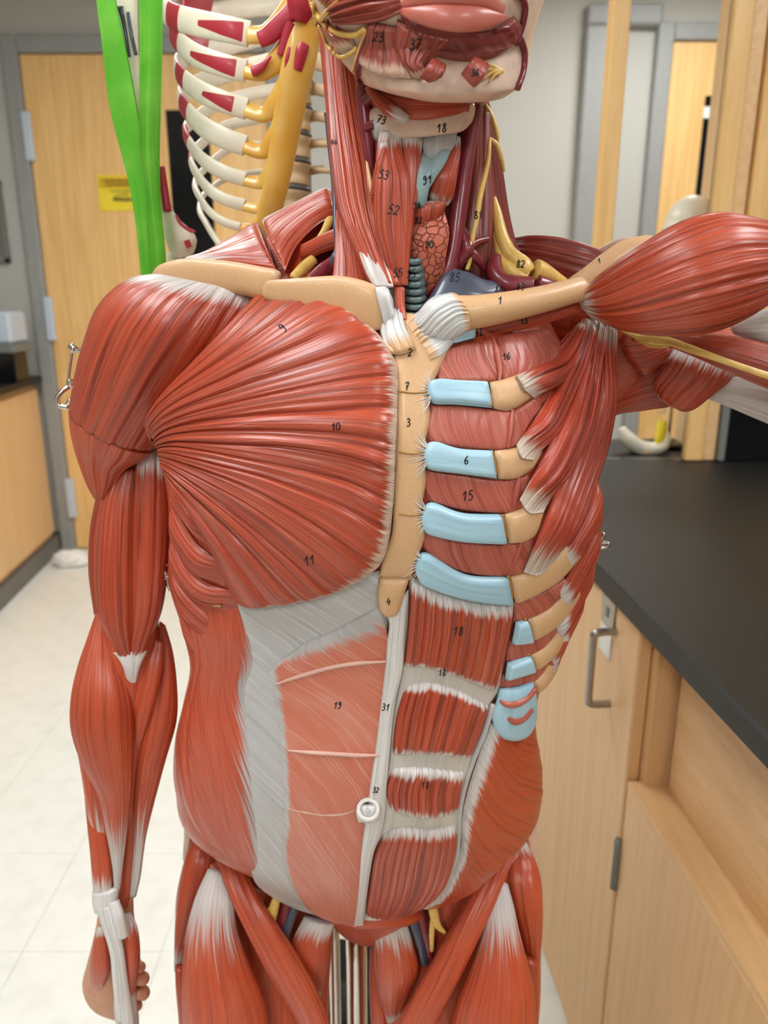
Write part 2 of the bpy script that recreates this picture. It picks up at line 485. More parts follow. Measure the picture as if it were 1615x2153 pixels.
SEED = [0]
def sheet(name, curves, mat, parent, base=None, n=30, m=80, t=0.006, lift=0.0008, pv=4.0, pu=6.0, tend=(0, 0), tendv=(0, 0),
          fib=0.0006, freq=None, grooves=(), gd=0.0016, gw=0.012, smooth=True, back=0.004, ucen=840.0, label=None, relax=2, uvrot=0.0, taper=(0, 0), inv=False, off=0.007):
    SEED[0] += 1
    seed = SEED[0]
    dim = len(curves[0][0])
    if dim == 3:                                   # a depth of None means: on the base surface, raised a little
        def fix(p):
            if p[2] is not None: return p
            return (p[0], p[1], float(solve_base(np.array([[[p[0], p[1]]]], float), base, ucen)[0, 0, 1]) - off)
        curves = [[fix(p) for p in c] for c in curves]
    C = [resample(c, m, smooth) for c in curves]
    C = np.array(C)
    if len(C) > 1:
        d = np.linalg.norm(np.diff(C[..., :2], axis=0), axis=2).mean(1) + 1e-9
        s = np.concatenate(([0], np.cumsum(d))); s /= s[-1]
        tt = np.interp(np.linspace(0, 1, n), s, np.arange(len(C)))
        G = catmull(C, tt) if smooth else np.stack([C[int(x)] * (1 - x + int(x)) + C[min(int(x) + 1, len(C) - 1)] * (x - int(x)) for x in tt])
    if dim == 2:
        W = solve_base(G, base, ucen)
        Y = W[..., 1].copy()
        for _ in range(relax):
            Yp = np.pad(Y, 1, mode='edge')
            Y = (Yp[1:-1, :-2] + Yp[1:-1, 2:] + Yp[:-2, 1:-1] + Yp[2:, 1:-1] + 2 * Y) / 6
        W = at_arr(np.concatenate((G, Y[..., None]), -1))
    else:
        W = at_arr(G)
    du = np.gradient(W, axis=0); dv = np.gradient(W, axis=1)
    N = np.cross(du, dv)
    N /= np.linalg.norm(N, axis=2, keepdims=True) + 1e-12
    for _ in range(3):
        Np = np.pad(N, ((1, 1), (1, 1), (0, 0)), mode='edge')
        N = Np[1:-1, :-2] + Np[1:-1, 2:] + Np[:-2, 1:-1] + Np[2:, 1:-1] + N
        N /= np.linalg.norm(N, axis=2, keepdims=True) + 1e-12
    sgn = np.sign((N * (np.array((0, 0, CAMZ)) - W)).sum(2).mean())
    N = N * sgn
    uu = np.linspace(-1, 1, n)[:, None]; vv = np.linspace(-1, 1, m)[None, :]
    prof = np.sqrt(np.clip(1 - np.abs(vv) ** pv, 0, 1)) * np.sqrt(np.clip(1 - np.abs(uu) ** pu, 0, 1))
    u0_ = np.linspace(0, 1, n)[:, None]
    for f_, x_ in ((taper[0], u0_), (taper[1], 1 - u0_)):
        if f_ > 0:
            q_ = np.clip(x_ / f_, 0, 1)
            prof = prof * (0.12 + 0.88 * q_ * q_ * (3 - 2 * q_))
    width = np.linalg.norm(np.diff(W, axis=1), axis=2).sum(1).max()
    length = np.linalg.norm(np.diff(W, axis=0), axis=2).sum(0).mean()
    if freq is None: freq = max(4, width / 0.0045)
    H = lift + t * prof + fibre_h(n, m, fib, freq, grooves, gd, gw, seed) * np.clip(prof * 1.5, 0, 1)
    T = W + N * H[..., None]
    verts = [T.reshape(-1, 3)]
    flip = sgn > 0
    quads = [grid_quads(n, m, 0, flip=not flip)]
    # uv
    U = np.repeat(np.linspace(0, length, n)[:, None], m, 1)
    Vv = np.repeat(np.linspace(0, width, m)[None, :], n, 0)
    uvg = np.stack((U, Vv), -1)
    a = np.zeros((n, m))
    u01 = np.linspace(0, 1, n)[:, None]; v01 = np.linspace(0, 1, m)[None, :]
    def endf(x, f):
        if f <= 0: return np.zeros_like(x)
        return np.clip(1 - x / (2 * f), 0, 1)
    a = np.maximum(np.maximum(endf(u01, tend[0]), endf(1 - u01, tend[1])), np.maximum(endf(v01, tendv[0]), endf(1 - v01, tendv[1])))
    a = np.broadcast_to(a, (n, m))
    if inv: a = 1 - a
    uvs = [uvg.reshape(-1, 2)]; at_ = [a.reshape(-1)]
    # boundary
    ring = [(i, 0) for i in range(n)] + [(n - 1, j) for j in range(1, m)] + [(i, m - 1) for i in range(n - 2, -1, -1)] + [(0, j) for j in range(m - 2, 0, -1)]
    ri = np.array([i * m + j for i, j in ring])
    nb = len(ri)
    if dim == 2:
        low = (T - N * (H + 0.005)[..., None]).reshape(-1, 3)[ri]
        off = n * m
        verts.append(low); uvs.append(uvs[0][ri]); at_.append(at_[0][ri])
        k = np.arange(nb); k2 = (k + 1) % nb
        q = np.stack((ri[k], off + k, off + k2, ri[k2]), -1)
        quads.append(q[:, ::-1] if not flip else q)
    else:
        Bk = W - N * back
        off = n * m
        verts.append(Bk.reshape(-1, 3)); uvs.append(uvs[0]); at_.append(at_[0])
        quads.append(grid_quads(n, m, off, flip=flip))
        k = np.arange(nb); k2 = (k + 1) % nb
        q = np.stack((ri[k], off + ri[k], off + ri[k2], ri[k2]), -1)
        quads.append(q[:, ::-1] if not flip else q)
    uvall = np.concatenate(uvs)
    if uvrot:
        c_, s_ = math.cos(uvrot), math.sin(uvrot)
        uvall = uvall @ np.array([[c_, -s_], [s_, c_]])
    return make_mesh(name, np.concatenate(verts), np.concatenate(quads), uv=uvall, attr=np.concatenate(at_), mat=mat, parent=parent, origin=org(parent), label=label)

def loft(name, C, A, D, mat, parent, n_c, tend=(0, 0), fib=0.0004, grooves=(), gd=0.0012, gw=0.012, sq=2.0, label=None, attr_fn=None, freq=None):
    """rings: centre C, half vector A (screen-wide), D (towards camera)"""
    SEED[0] += 1
    seed = SEED[0]
    n = len(C)
    ph = np.linspace(-math.pi / 2, 1.5 * math.pi, n_c)
    cs, sn = np.cos(ph), np.sin(ph)
    cs = np.sign(cs) * np.abs(cs) ** (2 / sq); sn = np.sign(sn) * np.abs(sn) ** (2 / sq)
    P = C[:, None, :] + cs[None, :, None] * A[:, None, :] + sn[None, :, None] * D[:, None, :]
    R = P - C[:, None, :]
    rl = np.linalg.norm(R, axis=2)
    circ = (np.linalg.norm(np.diff(P, axis=1), axis=2).sum(1)).max()
    if freq is None: freq = max(6, circ / 0.0045)
    H = fibre_h(n, n_c, fib, freq, grooves, gd, gw, seed)
    H[:, -1] = H[:, 0]
    sc = np.clip(rl / (rl.max() * 0.3 + 1e-9), 0, 1)
    P = P + R / (rl[..., None] + 1e-9) * (H * sc)[..., None]
    length = np.linalg.norm(np.diff(C, axis=0), axis=1).sum()
    U = np.repeat(np.linspace(0, length, n)[:, None], n_c, 1)
    Vv = np.repeat(np.linspace(0, circ, n_c)[None, :], n, 0)
    u01 = np.linspace(0, 1, n)[:, None]
    a = np.zeros((n, 1))
    if tend[0] > 0: a = np.maximum(a, np.clip(1 - u01 / (2 * tend[0]), 0, 1))
    if tend[1] > 0: a = np.maximum(a, np.clip(1 - (1 - u01) / (2 * tend[1]), 0, 1))
    a = np.repeat(a, n_c, 1)
    if attr_fn is not None:
        a = np.maximum(a, attr_fn(np.repeat(u01, n_c, 1), np.repeat(ph[None, :], n, 0)))
    q = grid_quads(n, n_c)
    ctr = P.mean((0, 1))
    # orientation
    i = n // 2
    nr = np.cross(P[i, 1] - P[i, 0], P[min(i + 1, n - 1), 0] - P[i, 0])
    flip = np.dot(nr, R[i, 0]) < 0
    if flip: q = q[:, ::-1]
    V = [P.reshape(-1, 3), C[:1], C[-1:]]
    uv = [np.stack((U, Vv), -1).reshape(-1, 2), [[0, 0]], [[length, 0]]]
    aa = [a.reshape(-1), [a[0, 0]], [a[-1, 0]]]
    k = np.arange(n_c - 1)
    t0 = np.stack((np.full_like(k, n * n_c), k + 1, k), -1)
    t1 = np.stack((np.full_like(k, n * n_c + 1), (n - 1) * n_c + k, (n - 1) * n_c + k + 1), -1)
    if flip: t0 = t0[:, ::-1]; t1 = t1[:, ::-1]
    return make_mesh(name, np.concatenate(V), q, np.concatenate((t0, t1)), uv=np.concatenate(uv), attr=np.concatenate(aa), mat=mat, parent=parent, origin=org(parent), label=label)

def spindle(name, secs, mat, parent, n=40, n_c=72, ratio=0.7, **kw):
    """secs: (u1,v1,u2,v2,Y[,ratio]) edge points of the cross-sections"""
    S = np.array([list(s) + ([ratio] if len(s) == 5 else []) for s in secs], float)
    cen = (S[:, 0:2] + S[:, 2:4]) / 2
    d = np.linalg.norm(np.diff(cen, axis=0), axis=1) + 1e-6
    s = np.concatenate(([0], np.cumsum(d))); s /= s[-1]
    tt = np.interp(np.linspace(0, 1, n), s, np.arange(len(S)))
    G = catmull(S, tt)
    A3 = at_arr(np.stack((G[:, 0], G[:, 1], G[:, 4]), -1))
    B3 = at_arr(np.stack((G[:, 2], G[:, 3], G[:, 4]), -1))
    C = (A3 + B3) / 2; A = (B3 - A3) / 2
    T = np.gradient(C, axis=0)
    D = np.cross(T, A)
    D /= np.linalg.norm(D, axis=1, keepdims=True) + 1e-12
    sg = np.sign((D * (np.array((0, 0, CAMZ)) - C)).sum(1))
    D = D * sg[:, None] * (np.linalg.norm(A, axis=1) * G[:, 5])[:, None]
    return loft(name, C, A, D, mat, parent, n_c, **kw)

def tube3(name, pts, rad, mat, parent, n=None, n_c=12, flat=1.0, attr_fn=None, smooth=True, label=None, updir=None, tend=(0, 0)):
    pts = np.asarray(pts, float)
    n = n or max(8, len(pts) * 6)
    K = len(pts)
    rad = np.full(K, rad) if np.isscalar(rad) else np.asarray(rad, float)
    PR = np.concatenate((pts, rad[:, None]), 1)
    d = np.linalg.norm(np.diff(pts, axis=0), axis=1) + 1e-9
    s = np.concatenate(([0], np.cumsum(d))); s /= s[-1]
    tt = np.interp(np.linspace(0, 1, n), s, np.arange(K))
    G = catmull(PR, tt) if smooth else np.stack([np.interp(tt, np.arange(K), PR[:, k]) for k in range(4)], 1)
    C = G[:, :3]; r = np.clip(G[:, 3], 1e-5, None)
    T = np.gradient(C, axis=0); T /= np.linalg.norm(T, axis=1, keepdims=True) + 1e-12
    if updir is None:
        up = np.array((0.31, -0.9, 0.3))
    else:
        up = np.array(updir, float)
    A = np.cross(T, up); A /= np.linalg.norm(A, axis=1, keepdims=True) + 1e-9
    D = np.cross(A, T)
    return loft(name, C, A * r[:, None], D * (r * flat)[:, None], mat, parent, n_c, fib=0.0, attr_fn=attr_fn, label=label, tend=tend)

def tube(name, px, rad, mat, parent, **kw):
    return tube3(name, [at(*p) for p in px], rad, mat, parent, **kw)

def surf_line(name, px, rad, mat, parent, base, lift=0.0, n=None, **kw):
    n = n or max(8, len(px) * 5)
    L = resample(px, n)
    W = solve_base(L[None], base)[0]
    toc = np.array((0, 0, CAMZ)) - W
    toc /= np.linalg.norm(toc, axis=1, keepdims=True)
    W = W + toc * lift
    return tube3(name, W, rad if np.isscalar(rad) else np.interp(np.linspace(0, 1, n), np.linspace(0, 1, len(rad)), rad), mat, parent, n=n * 2, **kw)

def rings_mesh(rows, nth=160):
    """rows: (z, cx, xL, xR, yf, ys, yb, n, tilt)"""
    R = np.array(rows, float)
    th = np.linspace(0, 2 * math.pi, nth)
    out = []
    for z, cx, xL, xR, yf, ys, yb, ex, tl in R:
        s, c = np.sin(th), np.cos(th)
        ss = np.sign(s) * np.abs(s) ** (2 / ex); cc = np.sign(c) * np.abs(c) ** (2 / ex)
        x = cx + np.where(ss > 0, ss * (xR - cx), ss * (cx - xL))
        y = ys - np.where(cc > 0, cc * (ys - yf), cc * (yb - ys))
        out.append(np.stack((x, y, z + tl * (y - yf)), -1))
    return np.array(out)

def rings_obj(name, rows, mat, parent, nz=150, nth=200, label=None):
    R = np.array(rows, float)
    o = np.argsort(-R[:, 0]); R = R[o]
    tt = np.interp(np.linspace(R[0, 0], R[-1, 0], nz), R[::-1, 0], np.arange(len(R))[::-1])
    tt = np.sort(tt)
    RR = catmull(R, tt)
    P = rings_mesh(RR, nth)
    n, m, _ = P.shape
    V = np.concatenate((P.reshape(-1, 3), P[:1].mean(1), P[-1:].mean(1)))
    q = grid_quads(n, m)
    k = np.arange(m - 1)
    t0 = np.stack((np.full_like(k, n * m), k, k + 1), -1)[:, ::-1]
    t1 = np.stack((np.full_like(k, n * m + 1), (n - 1) * m + k + 1, (n - 1) * m + k), -1)[:, ::-1]
    nr = np.cross(P[n // 2, 1] - P[n // 2, 0], P[n // 2 + 1, 0] - P[n // 2, 0])
    if np.dot(nr, P[n // 2, 0] - P[n // 2].mean(0)) < 0:
        q = q[:, ::-1]; t0 = t0[:, ::-1]; t1 = t1[:, ::-1]
    U = np.repeat(np.linspace(0, 0.6, n)[:, None], m, 1); Vv = np.repeat(np.linspace(0, 0.9, m)[None, :], n, 0)
    uv = np.concatenate((np.stack((U, Vv), -1).reshape(-1, 2), [[0, 0], [0, 0]]))
    tris = np.concatenate((t0, t1))
    ob = make_mesh(name, V, q, tris, uv=uv, attr=np.zeros(len(V)), mat=mat, parent=parent, origin=org(parent), label=label)
    polys = [tuple(map(int, f)) for f in q] + [tuple(map(int, f)) for f in tris]
    return ob, BVHTree.FromPolygons([tuple(v) for v in V], polys)

# ================================================================== THE ROOM
WY = 4.1                                       # far wall
YAW = math.atan(0.0793)                        # the benches run slightly to the left of the camera axis
structure(box('wall_far', (-3.2, WY, 0), (3.4, WY + 0.12, CEIL), 'wall'))
structure(box('wall_left', (-3.3, -3.0, 0), (-3.2, WY, CEIL), 'wall'))
structure(box('wall_right', (3.3, -3.0, 0), (3.4, WY, CEIL), 'wall'))
structure(box('wall_back', (-3.3, -3.1, 0), (3.4, -3.0, CEIL), 'wall'))
structure(box('ceiling', (-3.3, -3.0, CEIL), (3.4, WY + 0.12, CEIL + 0.1), 'ceil'))

# floor with single vinyl tiles
fl = structure(box('floor', (-3.3, -3.0, -0.06), (3.4, WY + 0.12, -0.003), 'grout'))
tile_me = None
for ix in range(-9, 9):
    for iy in range(0, 14):
        x0, y0 = ix * 0.305 + 0.12, iy * 0.305 - 0.17
        if y0 + 0.3 > WY: continue
        if tile_me is None:
            V = []
            h = 0.1512; e = 0.1520
            for s, z in ((e, -0.004), (e, -0.0006), (h, 0.0)):
                for a, b in ((-1, -1), (1, -1), (1, 1), (-1, 1)):
                    V.append((a * s, b * s, z))
            q = [(8, 9, 10, 11)]
            for r in (0, 4):
                for k in range(4):
                    q.append((r + k, r + (k + 1) % 4, r + 4 + (k + 1) % 4, r + 4 + k))
            o = make_mesh('tile', V, q, mat='floor', smooth=False)
            tile_me = o.data
        else:
            o = bpy.data.objects.new('tile', tile_me); col.objects.link(o)
        o.parent = fl
        o.location = np.array((x0 + 0.1525, y0 + 0.1525, 0)) - np.array(fl.location)

# ceiling lights
lamp_first = None
LNAMES = ['above the muscle figure', 'over the far door', 'over the black bench', 'beside the far wall and bench end', 'near the back wall on the left wall side', 'near the back wall on the right wall side']
for k, (x, y) in enumerate(LIGHTS):
    t = thing('ceiling_light_offscreen', 'recessed white ceiling light panel ' + LNAMES[k], 'light', (x, y, CEIL), 'ceiling light panels')
    fr = 0.03
    for (a, b, c, d_) in ((-.3, -.6, -.27, .6), (.27, -.6, .3, .6), (-.27, -.6, .27, -.57), (-.27, .57, .27, .6)):
        box('frame', (x + a, y + b, CEIL - 0.03), (x + c, y + d_, CEIL - 0.0005), 'frame', t)
    box('diffuser_offscreen', (x - .27, y - .57, CEIL - 0.02), (x + .27, y + .57, CEIL - 0.001), 'lamp', t)

# door_1 in the far wall
FY = WY
def wx(u, v, Y=WY): return at(u, v, Y)
dx0 = at(44, 115, WY)[0]; dtop = at(44, 116, WY)[2]; dx1 = dx0 + 1.16
jw = 0.075
t1 = structure(box('trim_1', (dx0 - jw, FY - 0.05, 0), (dx0, FY + 0.02, dtop + jw), 'frame', bevel=0.006))
t2 = structure(box('trim_2', (dx1, FY - 0.05, 0), (dx1 + jw, FY + 0.02, dtop + jw), 'frame', bevel=0.006))
t3 = structure(box('trim_3', (dx0, FY - 0.05, dtop), (dx1, FY + 0.02, dtop + jw), 'frame', bevel=0.006))
door = structure(box('door_1', (dx0 + 0.003, FY - 0.03, 0.01), (dx1 - 0.003, FY + 0.015, dtop - 0.003), 'door', bevel=0.003))
def child(o, name, lo, hi, mat, bevel=0.0):
    return box(name, lo, hi, mat, parent=o, bevel=bevel)
for zc in (dtop - 0.36, 1.25, 0.3):
    child(door, 'hinge', (dx0 - 0.012, FY - 0.062, zc - 0.11), (dx0 + 0.03, FY - 0.031, zc + 0.11), 'plastic', 0.006)
vl0 = at(352, 235, WY); vl1 = at(445, 300, WY)
lite = child(door, 'vision_pane', (vl0[0], FY - 0.036, 1.0), (vl1[0], FY - 0.031, vl0[2]), 'black')
for (a, b, c, d_) in ((vl0[0] - .02, .98, vl0[0], vl0[2] + .02), (vl1[0], .98, vl1[0] + .02, vl0[2] + .02), (vl0[0], vl0[2], vl1[0], vl0[2] + .02), (vl0[0], .98, vl1[0], 1.0)):
    child(door, 'pane_moulding', (a, FY - 0.042, b), (c, FY - 0.0305, d_), 'door', 0.002)
child(door, 'lever_handle', (dx1 - 0.19, FY - 0.09, 0.99), (dx1 - 0.06, FY - 0.07, 1.01), 'steel', 0.008)
child(door, 'lever_rose', (dx1 - 0.10, FY - 0.07, 0.95), (dx1 - 0.05, FY - 0.0305, 1.05), 'steel', 0.008)
# yellow notice on the door
s0 = at(203, 368, WY - .04); s1 = at(292, 443, WY - .04)
sg = tag(box('door_notice', (s0[0], FY - 0.034, s1[2]), (s1[0], FY - 0.0315, s0[2]), 'yellow'), 'yellow paper notice taped to the wooden door', 'sign')
zt = s0[2] - s1[2]
box('header_band', (s0[0] + .006, FY - 0.0350, s0[2] - 0.36 * zt), (s1[0] - .006, FY - 0.0341, s0[2] - 0.06 * zt), 'ochre', parent=sg)
rnd = random.Random(4)
for row, (z, hh, x_a, x_b) in enumerate(((0.84, .03, .15, .9), (0.74, .03, .2, .95), (0.56, .025, .3, .85), (0.46, .02, .45, .75), (0.33, .06, .35, .98))):
    x = s0[0] + x_a * (s1[0] - s0[0])
    while x < s0[0] + x_b * (s1[0] - s0[0]):
        w = rnd.uniform(.006, .014)
        zz = s1[2] + z * zt
        box('lettering', (x, FY - 0.0356, zz - hh * zt * rnd.uniform(.6, 1.2)), (x + w * .7, FY - 0.0351, zz + hh * zt * rnd.uniform(.5, 1.3)), 'ink', parent=sg)
        x += w

# second opening and door on the right part of the far wall
a0 = at(1228, 60, WY)
structure(box('trim_4', (a0[0], FY - 0.06, 0), (a0[0] + 0.11, FY + 0.02, a0[2]), 'frame', bevel=0.01))
structure(box('trim_5', (a0[0], FY - 0.06, a0[2]), (a0[0] + 0.35, FY + 0.02, a0[2] + 0.09), 'frame', bevel=0.01))
b0 = at(1410, 90, WY)
structure(box('trim_6', (b0[0] - 0.075, FY - 0.05, 0), (b0[0], FY + 0.02, b0[2] + 0.075), 'frame', bevel=0.006))
structure(box('trim_7', (b0[0], FY - 0.05, b0[2]), (b0[0] + 0.98, FY + 0.02, b0[2] + 0.075), 'frame', bevel=0.006))
door2 = structure(box('door_2', (b0[0] + .003, FY - 0.03, 0.01), (b0[0] + 0.95, FY + 0.015, b0[2] - .003), 'door', bevel=0.003))
p0 = at(1478, 205, WY); p1 = at(1560, 420, WY)
child(door2, 'vision_pane', (p0[0], FY - 0.036, 1.0), (p0[0] + .16, FY - 0.031, p0[2]), 'black')
q0 = at(1474, 228, WY)
nt_ = tag(box('door_note', (q0[0], FY - 0.0400, q0[2] - .05), (q0[0] + .12, FY - 0.0365, q0[2]), 'paper'), 'small white paper note on the dark pane of the far door', 'paper')
# baseboards
structure(box('baseboard_far', (-3.2, FY - 0.012, 0), (dx0 - jw, FY, 0.10), 'toe'))
structure(box('baseboard_right', (dx1 + jw, FY - 0.012, 0), (a0[0], FY, 0.10), 'toe'))

# ---------------- left bench in the corner by the door
LX = -1.485                                     # bench front in the turned frame
def rb(name, lo, hi, mat, parent=None, bevel=0.0):
    return box(name, lo, hi, mat, parent, bevel, rot=YAW)
lb = thing('base_cabinet', 'light wooden base cabinet under a black top beside the door', 'cabinet', (-1.9, 3.2, 0))
ye = 4.20
rb('body', (LX - 0.6, 2.2, 0.09), (LX - 0.022, ye - .02, 0.93), 'cab', lb)
rb('toe_kick', (LX - 0.58, 2.2, 0), (LX + 0.012, ye - 0.02, 0.0899), 'toe', lb)
for y0, y1 in ((2.25, 2.85), (2.86, 3.5), (3.51, ye - .04)):
    d_ = rb('door', (LX - 0.0215, y0, 0.12), (LX, y1, 0.90), 'cab', lb, 0.003)
lt = rb('bench_top', (LX - 0.62, 2.15, 0.931), (LX + 0.025, ye - .01, 0.965), 'epoxy', None, 0.003)
tag(lt, 'short black bench top on the wooden cabinet beside the door', 'countertop')
P = at(-10, 690, 3.85)
dsp = thing('towel_dispenser', 'pale paper towel dispenser box above the black bench top by the door', 'dispenser', (P[0], 3.8, 0.966))
x1 = at(38, 690, 3.8)[0]; zb = at(38, 722, 3.8)[2]; ztp = at(38, 655, 3.8)[2]
box('cover', (x1 - .3, 3.72, zb), (x1, 3.9, ztp), 'plastic', dsp, 0.015)
box('base_shelf', (x1 - .32, 3.70, zb - .04), (x1 + .012, 3.92, zb - .0005), 'greyplastic', dsp, 0.006)
box('stand', (x1 - .28, 3.74, 0.9661), (x1 - .01, 3.88, zb - .0405), 'black', dsp, 0.006)
x2 = at(18, 500, WY)[0]
pf = thing('wall_frame', 'dark grey notice frame hanging on the far wall beside the door', 'frame', (x2 - .3, FY - .02, at(18, 553, WY)[2]))
zf0, zf1 = at(18, 553, WY)[2], at(18, 380, WY)[2]
box('panel', (x2 - .58, FY - .016, zf0 + .025), (x2 - .025, FY - .0005, zf1 - .025), 'greyplastic', pf)
for a, b, c, d_ in ((x2 - .6, zf0, x2, zf0 + .025), (x2 - .6, zf1 - .025, x2, zf1), (x2 - .6, zf0, x2 - .58, zf1), (x2 - .025, zf0, x2, zf1)):
    box('border', (a, FY - .025, b), (c, FY - .0004, d_), 'greyplastic', pf, 0.003)
# crumpled paper on the floor
c0 = at(145, 1192, 3.78)
rsz = np.random.RandomState(3)
V = []
nu, nv = 14, 20
for i in range(nu):
    for j in range(nv):
        a = math.pi * i / (nu - 1); b = 2 * math.pi * j / (nv - 1)
        r = 0.06 * (1 + 0.35 * (n1(np.array([a * 2.7 + 3 * math.sin(b) + 20]), 5)[0] - .5) + 0.3 * (n1(np.array([math.cos(b) * 3 + a * 1.7 + 40]), 8)[0] - .5))
        V.append((1.5 * r * math.sin(a) * math.cos(b), r * math.sin(a) * math.sin(b) * .9, max(-0.04, r * .72 * math.cos(a))))
V = np.array(V); V[:, 2] -= V[:, 2].min()
pp = make_mesh('crumpled_paper', V, grid_quads(nu, nv)[:, ::-1], mat='paper', smooth=False)
pp.location = (c0[0], 3.80, 0.0005)
tag(pp, 'crumpled white paper lying on the floor against the grey baseboard', 'paper')

# ---------------- right bench
EX = 0.436; CX = 0.449
ZT = 0.97                                       # bench height
def inp(u, v, X):                                # point of a bench-parallel plane -> (y', z)
    r = ray(u, v)
    cs, sn = math.cos(YAW), math.sin(YAW)
    nx = r[0] * cs + r[1] * sn
    t = X / nx
    return (-r[0] * sn + r[1] * cs) * t, CAMZ + r[2] * t
YB = 1.90
top = rb('bench_top', (EX, -0.6, ZT - 0.036), (EX + 1.9, YB + .3, ZT), 'epoxy', None, 0.004)
tag(top, 'long black lab bench top beside the muscle figure', 'countertop')
edge_y, _ = inp(1318, 1640, CX)
door_top_z = inp(1320, 1642, CX)[1]
# far cabinet with the handle
c1 = thing('base_cabinet', 'light wooden base cabinet with full height door and wire pull handle', 'cabinet', (0.5, 1.4, 0))
rb('body', (CX + 0.022, edge_y + 0.005, 0.09), (CX + 0.6, YB, ZT - 0.037), 'cab', c1)
rb('toe_kick', (CX + 0.02, edge_y + 0.005, 0.0), (CX + 0.6, YB, 0.0899), 'toe', c1)
dr = rb('door', (CX, edge_y + 0.004, 0.02), (CX + 0.0215, edge_y + 0.60, ZT - 0.041), 'cab', c1, 0.003)
dr2 = rb('door', (CX, edge_y + 0.607, 0.02), (CX + 0.0215, YB - .01, ZT - 0.041), 'cab', c1, 0.003)
def rp(x, y, z):
    cs, sn = math.cos(YAW), math.sin(YAW)
    return np.array((x * cs - y * sn, x * sn + y * cs, z))
hy = inp(1243, 1400, CX - .036)[0]
hz1 = inp(1243, 1322, CX - .036)[1]; hz0 = inp(1243, 1492, CX - .036)[1]
pts = [(CX + .002, hy, hz1), (CX - .022, hy, hz1), (CX - .034, hy, hz1 - .003), (CX - .036, hy, hz1 - .016), (CX - .036, hy, (hz0 + hz1) / 2), (CX - .036, hy, hz0 + .016), (CX - .034, hy, hz0 + .003), (CX - .022, hy, hz0), (CX + .002, hy, hz0)]
tube3('pull_handle', [rp(*p) for p in pts], 0.0062, 'steel', dr, n=70, n_c=16, label='brushed metal wire pull handle')
ly, lz = inp(1281, 1283, CX)
rb('number_plate', (CX - .0035, ly - .030, lz - .026), (CX - .0003, ly + .024, lz + .022), 'steel', dr, 0.001)
rb('plate_hole', (CX - .0045, ly - .008, lz - .010), (CX - .0036, ly + .006, lz + .006), 'greyplastic', dr, 0.001)
ly, lz = inp(1274, 1345, CX)
lab_ = rb('label_sticker', (CX - .0022, ly - .026, lz - .024), (CX - .0003, ly + .022, lz + .024), 'paper', dr)
rb('sticker_border', (CX - .0029, ly - .016, lz - .013), (CX - .0023, ly + .012, lz + .010), 'greyplastic', dr) if False else None
# near cabinet: lower door, open recess above it
c2 = thing('base_cabinet', 'light wooden base cabinet with open recess above its low door', 'cabinet', (0.55, 0.4, 0))
dz = door_top_z
rb('body', (CX + 0.024, -0.6, 0.09), (CX + 0.6, edge_y - 0.006, dz - 0.004), 'cab', c2)
rb('toe_kick', (CX + 0.02, -0.6, 0.0), (CX + 0.6, edge_y - 0.006, 0.0899), 'toe', c2)
rb('recess_panel', (CX + 0.052, -0.6, dz - 0.0035), (CX + 0.09, edge_y - 0.030, ZT - 0.037), 'cab_h', c2)
rb('recess_side', (CX + 0.022, edge_y - 0.0155, dz - 0.0035), (CX + 0.6, edge_y + 0.0045, ZT - 0.037), 'cab', c2)
nd = rb('door', (CX, edge_y - 0.62, 0.02), (CX + 0.0235, edge_y - 0.004, dz - .012), 'cab', c2, 0.002)
rb('top_rail', (CX, edge_y - 0.62, dz - .0119), (CX + 0.0455, edge_y - 0.004, dz), 'cab_rail', nd, 0.001)
rb('door', (CX, -0.6, 0.02), (CX + 0.0235, edge_y - 0.63, dz), 'cab', c2, 0.002)
hg, hz = inp(1300, 1818, CX)
tube3('hinge', [rp(CX - .003, edge_y, hz - .045), rp(CX - .003, edge_y, hz + .045)], 0.0065, 'greyplastic', c2, n=8, n_c=14)
rb('hinge_leaf', (CX - .0025, edge_y - .004, hz - .043), (CX - .0003, edge_y + .012, hz + .043), 'greyplastic', c2)

# ---------------- glazed cabinet standing at the end of the bench
gy = 1.95
gc = thing('display_cabinet', 'tall maple framed cabinet with glass front on the black bench', 'cabinet', (0.8, gy, ZT + .001))
zc0, zc1 = ZT + .0012, 2.42
# stiles lean with perspective only: they are upright posts
xs0, xs1 = 0.510, 0.549
st = box('stile', (xs0, gy, zc0), (xs1, gy + .05, zc1), 'post', gc, 0.003)
xp0, xp1 = 0.779, 0.825
box('stile', (xp0, gy, zc0), (xp1, gy + .03, zc1), 'post', gc, 0.003)
box('filler', (xp1 + .0005, gy + .012, zc0), (xp1 + .035, gy + .05, zc1), 'cab_h', gc, 0.001)
box('top_rail', (xs1, gy, zc1 - .08), (xp0, gy + .05, zc1), 'post', gc, 0.003)
box('glass_pane', (xs1, gy + .022, zc0 + .001), (xp0, gy + .028, zc1 - .08), 'glass', gc)
g2 = thing('wall_cabinet', 'solid maple cabinet door panel beside the glazed cabinet', 'cabinet', (1.2, gy, ZT + .001))
zsplit = at(1600, 800, gy)[2]
box('door', (xp1 + .04, gy - .004, zsplit + .03), (xp1 + .42, gy + .02, zc1), 'door', g2, 0.003)
box('body', (xp1 + .037, gy + .0205, zc0), (xp1 + .8, gy + .30, zc1), 'cab', g2)
box('dark_panel', (xp1 + .055, gy - .002, zc0), (xp1 + .42, gy + .020, zsplit), 'black', g2, 0.002)
box('metal_edge', (xp1 + .037, gy - .006, zc0), (xp1 + .0545, gy + .02, zsplit), 'greyplastic', g2, 0.003)
